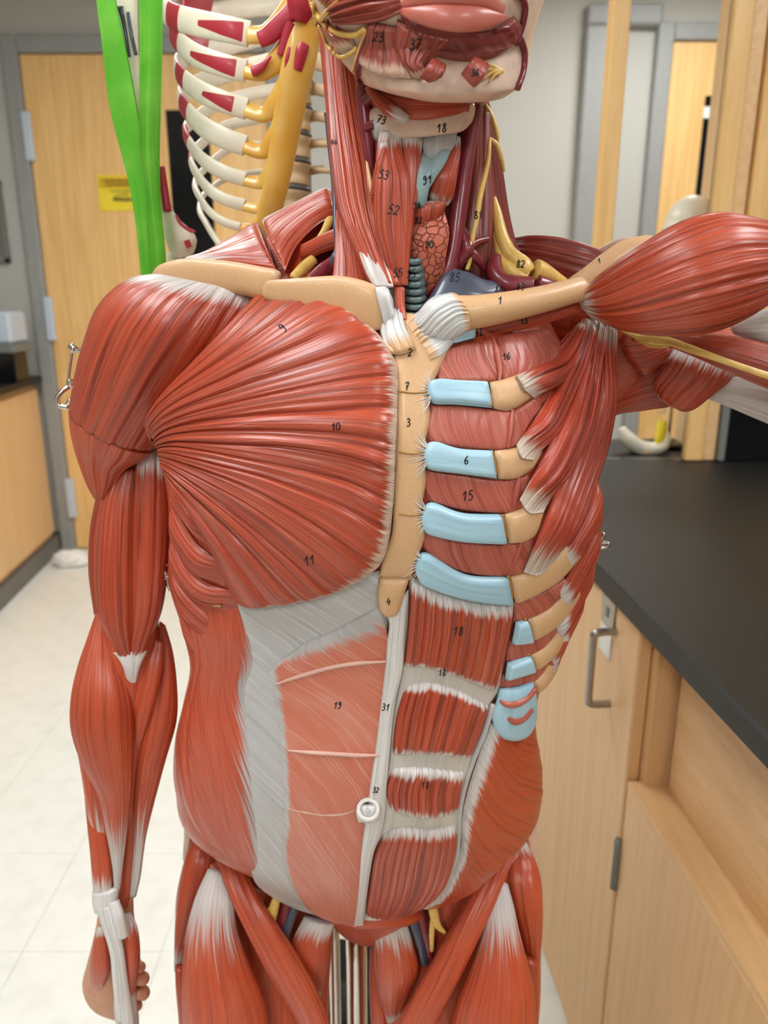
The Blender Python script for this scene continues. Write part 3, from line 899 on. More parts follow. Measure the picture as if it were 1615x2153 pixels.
# specimens behind the glass: pale dome on a rod and bowl shaped bone with a yellow ligament
def ellipsoid(name, c, r, mat, parent, nu=24, nv=32, fn=None):
    a = np.linspace(0, math.pi, nu)[:, None]; b = np.linspace(0, 2 * math.pi, nv)[None, :]
    x = np.sin(a) * np.cos(b); y = np.sin(a) * np.sin(b); z = np.cos(a) + 0 * b
    P = np.stack((x * r[0], y * r[1], z * r[2]), -1)
    if fn is not None: P = fn(P)
    P = P + np.array(c)
    return make_mesh(name, P.reshape(-1, 3), grid_quads(nu, nv)[:, ::-1], mat=mat, parent=parent, origin=org(parent), attr=np.zeros(nu * nv), uv=np.zeros((nu * nv, 2)))
sp_ = at(1455, 450, 2.13)
spc = thing('bone_specimen', 'pale skull cap specimen on a rod behind the cabinet glass', 'specimen', (sp_[0], 2.13, ZT + .001))
def domef(P):
    P = P.copy(); P[..., 2] = np.where(P[..., 2] < 0, P[..., 2] * .35, P[..., 2]); P[..., 0] *= 1 + .12 * (P[..., 2] < 0); return P
ellipsoid('dome', (sp_[0], 2.13, at(1455, 478, 2.13)[2]), (0.067, 0.062, 0.078), 'whitebone', spc, fn=domef)
tube3('rod', [(sp_[0], 2.13, ZT + .0015), (sp_[0], 2.13, at(1455, 480, 2.13)[2])], 0.004, 'steel', spc, n=6)
tube3('foot', [(sp_[0], 2.13, ZT + .0015), (sp_[0], 2.13, ZT + .012)], 0.045, 'black', spc, n=6, n_c=24)
b_ = at(1355, 940, 2.06)
bsp = thing('bone_specimen', 'white bowl shaped bone with yellow ligament behind the cabinet glass', 'specimen', (b_[0], 2.06, ZT + .001))
tube3('bone', [at(1308, 900, 2.06), at(1318, 920, 2.06), at(1340, 938, 2.06), at(1370, 944, 2.06), at(1395, 934, 2.06), at(1403, 908, 2.06)], [0.009, 0.018, 0.0195, 0.0185, 0.016, 0.006], 'whitebone', bsp, n=40, n_c=18, flat=1.3)
tube3('ligament', [at(1393, 885, 2.06), at(1390, 910, 2.055), at(1383, 940, 2.05)], [0.014, 0.016, 0.009], 'yellow', bsp, n=16, n_c=14, flat=0.6)
tube3('tip', [at(1390, 868, 2.06), at(1394, 855, 2.06)], [0.012, 0.010], 'glass', bsp, n=8, n_c=14)
tube3('foot', [(b_[0], 2.06, ZT + .0012), (b_[0], 2.06, ZT + .012)], 0.025, 'vert', bsp, n=6, n_c=16)

# ================================================================== THE MUSCLE FIGURE
fig = thing('anatomical_muscle_figure', 'life-size red anatomical muscle figure with opened left chest, raised left arm and numbered muscles', 'anatomical model', (0.0, 0.70, 0.0))

def bvh_obj(*obs):
    Vs = []; Ps = []; o = 0
    for ob in obs:
        me = ob.data
        co = np.empty(len(me.vertices) * 3, np.float32); me.vertices.foreach_get('co', co)
        Vs.append(co.reshape(-1, 3) + org(fig))
        Ps += [tuple(i + o for i in p.vertices) for p in me.polygons]
        o += len(me.vertices)
    return BVHTree.FromPolygons([tuple(map(float, v)) for v in np.concatenate(Vs)], Ps)
def bvh_of(*names):
    Vs = []; Ps = []; o = 0
    for ob in fig.children:
        if ob.name.split('.')[0] in names:
            me = ob.data
            co = np.empty(len(me.vertices) * 3, np.float32); me.vertices.foreach_get('co', co)
            Vs.append(co.reshape(-1, 3) + org(fig))
            Ps += [tuple(i + o for i in p.vertices) for p in me.polygons]
            o += len(me.vertices)
    return BVHTree.FromPolygons([tuple(map(float, v)) for v in np.concatenate(Vs)], Ps)
# ---- torso core
silL = [(560, 560), (620, 500), (700, 410), (800, 350), (900, 345), (960, 355), (1040, 368), (1150, 365), (1200, 362), (1280, 385), (1370, 405), (1400, 408), (1440, 398), (1500, 380), (1560, 372), (1640, 375), (1700, 392), (1723, 408), (1760, 480), (1810, 600), (1860, 690), (2100, 720)]
silR = [(560, 1090), (620, 1120), (690, 1155), (760, 1195), (850, 1228), (950, 1243), (1040, 1247), (1150, 1240), (1220, 1215), (1300, 1185), (1400, 1135), (1480, 1118), (1540, 1125), (1620, 1136), (1680, 1130), (1723, 1108), (1760, 1040), (1810, 945), (1860, 870), (2100, 850)]
mid = [(560, 855), (660, 852), (890, 858), (1100, 850), (1260, 822), (1400, 815), (1560, 800), (1690, 776), (1800, 772), (1930, 780), (2100, 785)]
def lut(tab, v): return float(np.interp(v, [a for a, _ in tab], [b for _, b in tab]))
prof = [  # v at the front midline, front depth, side depth, back depth, exponent
    (640, .592, .665, .76, 2.2), (665, .575, .66, .77, 2.3), (740, .553, .655, .785, 2.4), (890, .534, .645, .785, 2.5), (1000, .528, .64, .78, 2.5),
    (1100, .527, .64, .775, 2.5), (1200, .533, .64, .765, 2.4), (1300, .545, .645, .755, 2.35), (1400, .551, .65, .745, 2.3), (1500, .551, .652, .745, 2.3),
    (1600, .549, .655, .75, 2.3), (1690, .552, .66, .76, 2.3), (1780, .562, .665, .775, 2.25), (1860, .580, .67, .79, 2.2), (1925, .605, .68, .80, 2.15), (1990, .635, .69, .80, 2.1)]
rows = []
for v, yf, ys, yb, ex in prof:
    um = lut(mid, v)
    p = at(um, v, yf)
    z = p[2]
    _, vs = proj(-0.2, ys, z)
    xl = x_of(lut(silL, vs), ys, z); xr = x_of(lut(silR, vs), ys, z)
    rows.append((z, p[0], xl, xr, yf, ys, yb, ex, 0.0))
z0 = rows[0]
rows.insert(0, (z0[0] + 0.028, z0[1], z0[1] - .085, z0[1] + .085, .62, .675, .74, 2.0, 0.0))
torso, TB = rings_obj('torso_core', rows, 'muscle2', fig)

T = dict(base=TB)
def TS(name, curves, mat, **kw):
    return sheet(name, curves, mat, fig, base=TB, **kw)

# ---- serratus slips and flank, viewer's left
for c in (
    [[(372, 975), (366, 1060)], [(398, 1030), (392, 1090)], [(440, 1105), (440, 1155)]],
    [[(367, 1050), (365, 1125)], [(392, 1105), (390, 1165)], [(425, 1150), (420, 1205)], [(478, 1185), (476, 1235)]],
    [[(366, 1115), (367, 1190)], [(395, 1180), (395, 1238)], [(435, 1222), (432, 1268)], [(505, 1245), (500, 1290)]],
    [[(367, 1185), (383, 1262)], [(395, 1240), (404, 1305)], [(440, 1285), (440, 1340)], [(480, 1318), (478, 1362)]],
    [[(383, 1255), (402, 1330)], [(408, 1310), (414, 1365)], [(440, 1355), (440, 1398)]],
):
    TS('serratus_slip', c, 'muscle', t=0.008, n=24, m=50, pv=2.6, taper=(0, .35), grooves=(.3, .62), gd=.001, gw=.02, fib=.0007)
TS('external_oblique', [[(382, 1272), (430, 1262), (480, 1262), (535, 1300)], [(408, 1375), (450, 1370), (546, 1388)], [(402, 1440), (450, 1440), (530, 1445)], [(379, 1540), (440, 1540), (540, 1540)], [(382, 1640), (445, 1640), (548, 1640)], [(402, 1712), (455, 1715), (556, 1735)], [(440, 1768), (485, 1795), (566, 1850)]],
   'oblique', t=0.008, lift=.001, n=60, m=110, pv=2.6, pu=12, tendv=(0, .14), fib=.0006, grooves=(.2, .42, .63), gd=.0006, gw=.02, uvrot=math.radians(16), taper=(.12, 0))
surf_line('ochre_seam', [(413, 1258), (435, 1270), (465, 1275)], 0.0011, 'glue', fig, TB, lift=.009)

# ---- aponeurosis and rectus sheath, viewer's left of the midline
TS('aponeurosis', [[(500, 1262), (650, 1246), (798, 1196)], [(518, 1330), (660, 1310), (812, 1270)], [(522, 1400), (660, 1390), (815, 1340)], [(506, 1450), (660, 1440), (812, 1420)], [(505, 1550), (650, 1550), (802, 1550)], [(510, 1650), (650, 1650), (790, 1650)], [(520, 1720), (650, 1725), (775, 1730)], [(526, 1800), (650, 1810), (768, 1800)], [(545, 1855), (660, 1880), (758, 1870)], [(630, 1908), (690, 1925), (752, 1938)]],
   'aponeurosis', t=0.004, lift=.002, n=70, m=80, pv=14, pu=20, fib=.0002, uvrot=math.radians(38))
TS('rectus_sheath', [[(640, 1345), (700, 1318), (797, 1262)], [(575, 1398), (670, 1372), (815, 1330)], [(578, 1440), (690, 1420), (812, 1396)], [(592, 1530), (700, 1500), (805, 1480)], [(600, 1640), (690, 1640), (788, 1640)], [(602, 1710), (690, 1712), (768, 1716)], [(596, 1780), (690, 1782), (762, 1790)], [(612, 1840), (690, 1852), (758, 1862)], [(645, 1890), (700, 1905), (754, 1908)], [(690, 1920), (720, 1930), (750, 1936)]],
   'sheath', t=0.0035, lift=.006, n=80, m=90, pv=4, pu=14, fib=.0002, uvrot=math.radians(38), tend=(.07, 0), tendv=(.07, 0))
for L in ([(578, 1440), (620, 1425), (690, 1405), (750, 1395), (812, 1391)], [(605, 1578), (650, 1582), (700, 1585), (750, 1588), (800, 1588)], [(603, 1700), (640, 1706), (680, 1712), (720, 1710), (752, 1700)]):
    surf_line('tendinous_line', L, [0.0006, .0018, .0017, .0018, .0008], 'line', fig, TB, lift=.0118, n=30)

# ---- rectus abdominis, viewer's right of the midline
TS('rectus_bed', [[(862, 1215), (960, 1245), (1080, 1262)], [(848, 1330), (960, 1340), (1062, 1350)], [(840, 1400), (940, 1420), (1046, 1445)], [(828, 1480), (920, 1480), (1022, 1490)], [(815, 1590), (900, 1590), (990, 1595)], [(800, 1700), (880, 1705), (970, 1700)], [(782, 1800), (860, 1800), (964, 1790)], [(772, 1870), (850, 1870), (935, 1862)], [(764, 1930), (800, 1930), (872, 1908)]],
   'greyband', t=0.003, lift=.002, n=60, m=50, pv=12, pu=20, fib=.0002)
RG = (.09, .17, .26, .34, .43, .52, .6, .69, .78, .87, .94)
RK = dict(t=0.0095, lift=.002, pv=7, pu=9, fib=.0013, grooves=RG, gd=.0016, gw=.011)
TS('rectus_abdominis', [[(862, 1208), (925, 1238), (1000, 1258), (1078, 1264)], [(856, 1300), (925, 1310), (1000, 1330), (1064, 1345)], [(846, 1398), (905, 1400), (980, 1428), (1036, 1452)]], 'muscle', n=40, m=130, tend=(.11, .07), **RK)
TS('rectus_abdominis', [[(850, 1436), (895, 1426), (955, 1440), (1026, 1478)], [(832, 1500), (890, 1498), (950, 1505), (1008, 1530)], [(822, 1582), (880, 1580), (935, 1582), (984, 1590)]], 'muscle', n=36, m=120, tend=(.08, .09), **RK)
TS('rectus_abdominis', [[(824, 1606), (870, 1602), (920, 1606), (974, 1614)], [(811, 1650), (865, 1652), (915, 1655), (966, 1655)], [(818, 1692), (862, 1706), (910, 1710), (960, 1697)]], 'muscle', n=30, m=110, tend=(.15, .15), **RK)
TS('rectus_abdominis', [[(806, 1738), (850, 1726), (905, 1730), (956, 1722)], [(784, 1790), (845, 1785), (905, 1785), (957, 1778)], [(774, 1860), (830, 1862), (885, 1858), (934, 1850)], [(768, 1916), (800, 1922), (840, 1914), (878, 1896)]], 'muscle', n=44, m=110, tend=(.08, .0), **RK)

# linea alba, semilunar line, navel
TS('linea_alba', [[(806, 1268), (835, 1268), (858, 1228)], [(818, 1300), (835, 1300), (853, 1290)], [(814, 1340), (850, 1340)], [(809, 1400), (846, 1400)], [(800, 1480), (830, 1470)], [(790, 1560), (820, 1560)], [(778, 1640), (813, 1640)], [(768, 1720), (806, 1720)], [(760, 1780), (786, 1780)], [(754, 1860), (773, 1860)], [(746, 1932), (764, 1932)]],
   'tendon', t=0.004, lift=.0065, n=80, m=22, pv=4, pu=20, fib=.0004)
surf_line('semilunar_line', [(1037, 1480), (1018, 1540), (994, 1600), (975, 1660), (966, 1710), (964, 1760), (958, 1810), (930, 1860), (890, 1898)], 0.0024, 'aponeurosis', fig, TB, lift=.006, n=50)
nv_ = TS('navel', [[(752, 1672), (798, 1672)], [(750, 1690), (800, 1690)], [(754, 1708), (796, 1708)]], 'tendon', t=0.005, lift=.0105, n=20, m=24, pv=2.2, pu=2.2, fib=.0)
P = solve_base(np.array([[[775.0, 1690.0]]]), TB)[0, 0]
toc = np.array((0, 0, CAMZ)) - P; toc /= np.linalg.norm(toc)
th = np.linspace(0, 2 * math.pi, 26)
ax = np.cross(toc, (0, 0, 1)); ax /= np.linalg.norm(ax); ay = np.cross(ax, toc)
toc = np.array((0.0, -.93, .36)); cc_ = P + toc * 0.0165
tube3('navel_rim', [cc_ + ax * math.cos(a) * .0079 + ay * math.sin(a) * .0076 for a in th], 0.0019, 'tendon', nv_, n=60, n_c=10)
tube3('navel_dimple', [cc_ - toc * .002, cc_ + toc * .0024], [0.0016, .0013], 'tendon', nv_, n=6)

# ---- pectoralis major, viewer's left
pec_mid2 = [(560, 680), (615, 705), (655, 735), (690, 780), (700, 840), (702, 900), (696, 960), (682, 1020), (650, 1075), (600, 1125), (520, 1160), (465, 1170)]
TS('pectoralis_major', [[(322, 906), (330, 916), (340, 926), (350, 936), (358, 946), (366, 958), (372, 978)],
    [(368, 840), (388, 858), (402, 880), (408, 905), (408, 935), (404, 965), (398, 990), (392, 1015)],
    [(425, 770), (470, 790), (505, 815), (530, 850), (540, 895), (536, 940), (525, 985), (500, 1030), (465, 1070), (428, 1095)],
    [(488, 700), (550, 738), (600, 775), (628, 830), (635, 895), (628, 955), (608, 1015), (575, 1070), (520, 1125), (462, 1165)],
    [(540, 642), (610, 672), (680, 715), (735, 770), (750, 860), (748, 940), (735, 1020), (700, 1100), (630, 1180), (540, 1215), (488, 1228)],
    [(566, 612), (640, 640), (712, 664), (790, 706), (834, 770), (836, 860), (832, 960), (826, 1070), (806, 1172), (740, 1224), (640, 1252), (540, 1268), (503, 1258)]],
   'pec', t=0.017, lift=.004, n=90, m=300, pv=7, pu=9, tend=(0, .034), fib=.0018, freq=44, grooves=(.06, .13, .21, .27, .335, .40, .46, .52, .575, .63, .69, .745, .80, .86, .92), gd=.0026, gw=.0055, relax=8)

# ---- sternum and costal cartilages, viewer's right
stn = TS('sternum', [[(800, 672), (850, 664), (905, 676)], [(815, 700), (870, 695), (950, 712)], [(826, 730), (880, 730), (945, 735)], [(832, 790), (870, 790), (918, 790)], [(834, 828), (865, 828), (900, 828)], [(834, 880), (870, 880), (904, 880)], [(833, 945), (860, 945), (891, 945)], [(831, 1005), (860, 1005), (896, 1005)], [(828, 1070), (856, 1070), (886, 1070)], [(824, 1120), (855, 1120), (894, 1120)], [(806, 1172), (840, 1172), (876, 1172)], [(797, 1215), (830, 1215), (864, 1215)]],
   'bone', t=0.005, lift=.003, n=80, m=50, pv=5, pu=14, fib=.0)
TS('xiphoid', [[(800, 1205), (860, 1205)], [(794, 1240), (850, 1240)], [(798, 1268), (842, 1268)], [(812, 1286), (830, 1286)]], 'bone', t=0.006, lift=.006, n=24, m=30, pv=3, pu=4, fib=.0)
for a, b in (((838, 822), (898, 824)), ((838, 950), (888, 952)), ((838, 1080), (884, 1082))):
    surf_line('sternal_joint', [a, ((a[0] + b[0]) / 2, a[1] + 4), b], 0.0006, 'glue', stn, TB, lift=.0085, n=12)
# radiating ligament hairs
rl = random.Random(2)
for (cu, cv) in ((895, 825), (888, 955), (884, 1085), (872, 1183)):
    for k in range(13):
        a = math.radians(180 + (k - 6) * 11 + rl.uniform(-4, 4))
        r0 = rl.uniform(-8, 2); r1 = r0 + rl.uniform(26, 44)
        surf_line('ligament_hair', [(cu + 10 + r0 * math.cos(a), cv + 26 * math.sin(a) * .8 + r0 * math.sin(a)), (cu + 10 + r1 * math.cos(a), cv + 26 * math.sin(a) * .8 + r1 * math.sin(a))], [0.0005, 0.00015], 'tendon', stn, TB, lift=.0082, n=6, n_c=6)

IK = dict(t=0.004, lift=.001, pv=10, pu=10, fib=.0004, n=30, m=110, uvrot=math.radians(22))
for c in (
    [[(938, 735), (1000, 722), (1040, 712)], [(918, 765), (980, 762), (1044, 760)], [(920, 806), (985, 808), (1052, 806)]],
    [[(1040, 712), (1090, 700), (1148, 695)], [(1044, 760), (1105, 752), (1180, 745)], [(1052, 806), (1090, 798), (1140, 790)]],
    [[(908, 852), (970, 854), (1040, 862), (1080, 860), (1130, 822)], [(893, 892), (965, 898), (1030, 905), (1075, 902), (1140, 880)], [(902, 932), (970, 942), (1035, 948), (1078, 942), (1130, 925)]],
    [[(897, 985), (970, 995), (1042, 1006), (1088, 1000), (1140, 972)], [(891, 1018), (965, 1032), (1045, 1042), (1092, 1035), (1150, 1010)], [(902, 1055), (975, 1072), (1055, 1078), (1098, 1068), (1150, 1048)]],
    [[(893, 1112), (970, 1132), (1064, 1138), (1110, 1128), (1160, 1098)], [(886, 1132), (965, 1165), (1062, 1172), (1108, 1162), (1170, 1130)], [(892, 1158), (975, 1200), (1068, 1208), (1112, 1195), (1180, 1165)]],
    [[(1076, 1262), (1120, 1248), (1180, 1215), (1215, 1180)], [(1080, 1285), (1125, 1268), (1180, 1240), (1215, 1205)], [(1078, 1305), (1125, 1290), (1175, 1262), (1208, 1230)]],
    [[(1072, 1340), (1118, 1335), (1165, 1300), (1195, 1262)], [(1066, 1365), (1115, 1352), (1160, 1325), (1185, 1290)], [(1062, 1390), (1112, 1375), (1155, 1350), (1178, 1320)]],
    [[(1056, 1416), (1115, 1400), (1150, 1372), (1170, 1340)], [(1050, 1430), (1112, 1416), (1140, 1392), (1160, 1365)], [(1046, 1445), (1112, 1430), (1138, 1408), (1150, 1385)]],
):
    TS('intercostal_muscle', c, 'inter', **IK)
for L in ([(1036, 708), (1046, 745), (1052, 780), (1050, 802)], [(1078, 862), (1074, 905), (1068, 942)], [(1092, 1000), (1086, 1035), (1080, 1066)], [(1100, 1128), (1090, 1160), (1075, 1196)]):
    surf_line('membrane_ridge', L, [0.001, .0022, .002, .001], 'inter', fig, TB, lift=.0065, n=24)

CK = dict(t=0.0065, lift=.0045, pv=6, pu=14, fib=.0003, n=26, m=36)
BK = dict(t=0.006, lift=.004, pv=2.6, pu=20, fib=.0, n=26, m=30)
carts = [
    [[(951, 700), (950, 728)], [(972, 695), (972, 722)], [(994, 692), (996, 716)]],
    [[(903, 810), (896, 824), (906, 848)], [(920, 800), (912, 825), (918, 852)], [(960, 803), (960, 853)], [(1022, 806), (1032, 860)]],
    [[(900, 930), (889, 952), (896, 982)], [(918, 928), (905, 958), (912, 988)], [(965, 942), (968, 995)], [(1033, 946), (1042, 1005)]],
    [[(896, 1056), (884, 1084), (892, 1112)], [(912, 1053), (902, 1090), (908, 1120)], [(970, 1074), (972, 1132)], [(1054, 1077), (1064, 1137)]],
    [[(884, 1156), (872, 1182), (880, 1210)], [(902, 1158), (890, 1195), (900, 1225)], [(975, 1200), (980, 1250)], [(1067, 1206), (1077, 1264)]],
    [[(1080, 1300), (1071, 1346)], [(1092, 1297), (1092, 1344)], [(1102, 1295), (1113, 1341)]],
    [[(1062, 1386), (1056, 1422)], [(1085, 1378), (1086, 1412)], [(1108, 1370), (1116, 1403)]],
]
for c in carts:
    TS('costal_cartilage', c, 'cart', **CK)
ribs_r = [
    [[(1026, 806), (1034, 861)], [(1055, 800), (1068, 864)], [(1090, 788), (1112, 838)], [(1125, 775), (1150, 800)]],
    [[(1036, 946), (1044, 1006)], [(1070, 942), (1082, 1004)], [(1105, 930), (1125, 976)], [(1150, 905), (1170, 935)]],
    [[(1057, 1077), (1066, 1138)], [(1090, 1066), (1105, 1130)], [(1130, 1045), (1152, 1092)], [(1180, 1010), (1200, 1050)]],
    [[(1070, 1206), (1079, 1263)], [(1100, 1196), (1120, 1243)], [(1150, 1165), (1168, 1212)], [(1195, 1125), (1212, 1160)]],
    [[(1105, 1295), (1115, 1341)], [(1138, 1278), (1150, 1318)], [(1172, 1248), (1186, 1285)], [(1198, 1215), (1210, 1245)]],
    [[(1110, 1370), (1118, 1403)], [(1140, 1350), (1148, 1378)], [(1165, 1318), (1174, 1345)]],
    [[(1114, 1428), (1117, 1452)], [(1132, 1408), (1138, 1430)], [(1150, 1378), (1156, 1400)]],
]
for c in ribs_r:
    TS('rib', c, 'bone', **BK)
for (a, b) in (((1024, 811), (1033, 854)), ((1035, 951), (1043, 999)), ((1056, 1082), (1064, 1131)), ((1069, 1211), (1077, 1257)), ((1104, 1300), (1113, 1335)), ((1110, 1375), (1116, 1398))):
    surf_line('ochre_seam', [a, ((a[0] + b[0]) / 2 + 1, (a[1] + b[1]) / 2), b], 0.0013, 'glue', fig, TB, lift=.0082, n=14)
fm = TS('floating_cartilage', [[(1046, 1440), (1082, 1436), (1112, 1424)], [(1038, 1468), (1080, 1466), (1116, 1452)], [(1029, 1494), (1076, 1494), (1117, 1480)], [(1034, 1524), (1074, 1526), (1112, 1514)], [(1052, 1550), (1072, 1552), (1096, 1544)]], 'cart', t=.006, lift=.005, n=40, m=40, pv=4, pu=6, fib=.0002, tend=(0, .05))
FB = bvh_obj(fm, torso)
for L in ([(1052, 1472), (1064, 1480), (1088, 1479), (1112, 1464), (1124, 1448)], [(1068, 1509), (1082, 1517), (1100, 1511), (1118, 1492)]):
    surf_line('cartilage_slit', L, [0.0016, 0.0030, 0.0030, 0.0028, 0.0026], 'inter', fm, FB, lift=-.0004, n=20, n_c=14)

# serratus, viewer's right
for c in (
    [[(1243, 1000), (1247, 1095)], [(1222, 1060), (1232, 1120)], [(1196, 1112), (1206, 1150)], [(1168, 1160), (1182, 1190)]],
    [[(1247, 1085), (1240, 1160)], [(1225, 1130), (1222, 1190)], [(1200, 1185), (1200, 1228)], [(1168, 1238), (1172, 1278)]],
    [[(1241, 1150), (1217, 1232)], [(1215, 1205), (1200, 1258)], [(1190, 1255), (1180, 1295)], [(1160, 1300), (1162, 1338)]],
    [[(1217, 1224), (1192, 1292)], [(1194, 1275), (1176, 1325)], [(1166, 1330), (1156, 1370)]],
    [[(1192, 1285), (1160, 1360)], [(1168, 1330), (1148, 1385)], [(1148, 1380), (1140, 1410)]],
):
    TS('serratus_slip', c, 'muscle', t=.010, lift=.003, n=28, m=50, pv=2.6, fib=.0009, tend=(0, .16), grooves=(.35, .65), gd=.001, gw=.02)

# pectoralis minor
PMB = bvh_of('torso_core', 'rib', 'intercostal_muscle')
for c, g in (
    ([[(1216, 680, .604), (1246, 702, .602)], [(1155, 752, .585), (1190, 800, .588)], [(1084, 792, None), (1102, 820, None), (1122, 838, None)]], (.4,)),
    ([[(1230, 668, .602), (1262, 694, .600)], [(1180, 785, .584), (1225, 805, .588)], [(1130, 870, None), (1172, 905, None)], [(1086, 936, None), (1096, 962, None), (1122, 968, None)]], (.3, .65)),
    ([[(1246, 664, .600), (1278, 690, .598)], [(1214, 790, .588), (1254, 805, .590)], [(1160, 920, None), (1212, 940, None)], [(1092, 1050, None), (1112, 1078, None), (1142, 1078, None)]], (.3, .65)),
    ([[(1262, 662, .600), (1298, 692, .598)], [(1246, 800, .594), (1288, 800, .600)], [(1196, 950, None), (1262, 950, .612)], [(1150, 1075, None), (1216, 1085, None)], [(1100, 1202, None), (1132, 1208, None), (1168, 1180, None)]], (.2, .4, .6, .8)),
):
    sheet('pectoralis_minor', c, 'pmin', fig, base=PMB, n=60, m=70, t=.011, back=.006, pv=3, pu=14, tend=(.08, .09), taper=(0, .22), off=.0022, fib=.0016, grooves=g, gd=.002, gw=.03)

# internal oblique, viewer's right
TS('internal_oblique', [[(1037, 1502), (1008, 1580), (984, 1655), (970, 1720), (966, 1790), (928, 1868), (880, 1908)],
    [(1080, 1552), (1070, 1600), (1050, 1680), (1025, 1745), (1000, 1800), (965, 1860), (905, 1905)],
    [(1120, 1536), (1132, 1620), (1130, 1690), (1108, 1752), (1062, 1800), (1005, 1850), (930, 1898)]],
   'muscle2', t=.008, lift=.001, n=44, m=130, pv=7, pu=8, tend=(.10, 0), fib=.0008, grooves=(.12, .25, .38, .5, .62, .75, .87), gd=.0007, gw=.016, uvrot=math.radians(28))
# pelvis rim: pale hip crest behind the thighs
spindle('hip_crest', [(392, 1660, 430, 1660, .70), (390, 1710, 440, 1720, .71), (385, 1800, 450, 1800, .72)], 'jaw', fig, ratio=.8)
spindle('hip_crest', [(1100, 1640, 1134, 1640, .70), (1090, 1710, 1132, 1700, .71), (1060, 1790, 1130, 1790, .72)], 'jaw', fig, ratio=.8)

# ---- shoulder girdle
def SP_(name, secs, mat, **kw):
    return spindle(name, secs, mat, fig, **kw)

SP_('shoulder_core', [(330, 600, 330, 760, .690), (450, 540, 450, 760, .695), (600, 490, 600, 740, .705), (760, 470, 760, 720, .71), (900, 470, 900, 720, .71), (1080, 520, 1080, 730, .705), (1200, 560, 1200, 760, .69), (1330, 590, 1330, 790, .67)], 'muscle2', ratio=.42, n=50)
# trapezius, viewer's left, in two pieces with the parting seam between
sheet('trapezius', [[(694, 398, .695), (700, 425, .672), (704, 455, .655)], [(640, 424, .70), (655, 455, .665), (668, 475, .645)], [(592, 447, .70), (602, 490, .655), (624, 520, .632)], [(552, 466, .70), (571, 515, .65), (600, 572, .612)]],
      'muscle', fig, n=40, m=70, t=.006, back=.012, pv=4, pu=20, tend=(0, .0), tendv=(.10, 0), fib=.0012, grooves=(.3, .55, .8), gd=.0012)
sheet('trapezius', [[(543, 469, .70), (559, 518, .65), (584, 574, .612)], [(490, 505, .695), (512, 535, .652), (540, 568, .618)], [(428, 545, .675), (450, 553, .65), (475, 562, .63)], [(385, 560, .66), (395, 565, .65), (405, 570, .64)]],
      'muscle', fig, n=40, m=60, t=.007, back=.014, pv=4, pu=20, tend=(0, .3), fib=.0012, grooves=(.35, .65), gd=.001)
sheet('deep_neck_muscle', [[(700, 420, .69), (706, 500, .675)], [(660, 455, .685), (670, 530, .665)], [(615, 520, .675), (640, 575, .66)]], 'muscle', fig, n=30, m=50, t=.006, back=.01, fib=.0012, grooves=(.4, .7))
SP_('omohyoid', [(604, 528, 616, 572, .645), (640, 512, 648, 548, .636), (675, 494, 680, 530, .630), (712, 478, 716, 520, .624)], 'muscle', ratio=.5, fib=.0008, n_c=60)
tube('nerve', [(700, 428, .668), (692, 465, .650), (680, 492, .640)], [.003, .0035, .003], 'nerve', fig, flat=.6)
tube('nerve', [(680, 490, .640), (668, 505, .636), (655, 520, .634)], [.003, .002, .0008], 'nerve', fig, flat=.6)
tube('nerve', [(660, 545, .632), (640, 562, .622), (618, 585, .605)], [.004, .0045, .004], 'nerve', fig, flat=.6)
SP_('subclavian_artery', [(640, 588, 660, 600, .605), (665, 560, 690, 590, .615), (700, 535, 716, 565, .625)], 'artery', ratio=.8, fib=0, n_c=24)
tube('jugular_vein', [(688, 236, .632), (690, 250, .632), (693, 300, .63), (699, 360, .625), (704, 420, .618), (706, 470, .61), (710, 520, .602), (706, 545, .60), (702, 560, .60)], [.0028, .0026, .002, .0018, .002, .0022, .0024, .0045, .003], 'vein', fig, n=60)

# clavicle with the pectoral origin, viewer's left
SP_('clavicle', [(556, 600, 553, 624, .580), (566, 590, 572, 634, .575), (610, 586, 616, 646, .570), (660, 582, 664, 658, .568), (715, 580, 716, 672, .566), (765, 590, 766, 690, .562), (795, 606, 796, 694, .560), (806, 628, 806, 676, .562)], 'bone', ratio=.40, fib=0, sq=2.6, n=50, n_c=48)
SP_('acromion', [(318, 580, 332, 600, .625), (338, 556, 350, 600, .62), (390, 543, 400, 604, .618), (450, 546, 462, 612, .612), (510, 553, 520, 622, .604), (555, 562, 556, 630, .596), (584, 568, 572, 612, .590), (592, 576, 584, 600, .59)], 'bone', ratio=.55, fib=0, sq=2.4, n=50, n_c=48)

# deltoid and arm, viewer's left
DG = (.32, .38, .44, .52, .58, .66)
delt_l = SP_('deltoid', [(330, 574, 545, 616, .622, .45), (268, 588, 545, 650, .622, .6), (210, 640, 512, 712, .622, .75), (178, 720, 446, 790, .625, .8), (160, 790, 392, 852, .63, .8), (150, 852, 330, 940, .637, .8)], 'muscle', ratio=.8, n=60, n_c=180, tend=(.10, 0), fib=.0012, grooves=DG, gd=.0016, gw=.008)
delt_i = SP_('deltoid_insertion', [(150, 860, 324, 949, .638, .8), (153, 905, 300, 968, .639, .78), (163, 957, 262, 990, .640, .72), (182, 1015, 240, 1022, .64, .66), (198, 1048, 220, 1050, .64, .6)], 'muscle2', n=40, n_c=120, fib=.0012, grooves=(.4, .5, .6), gd=.0016, gw=.01)
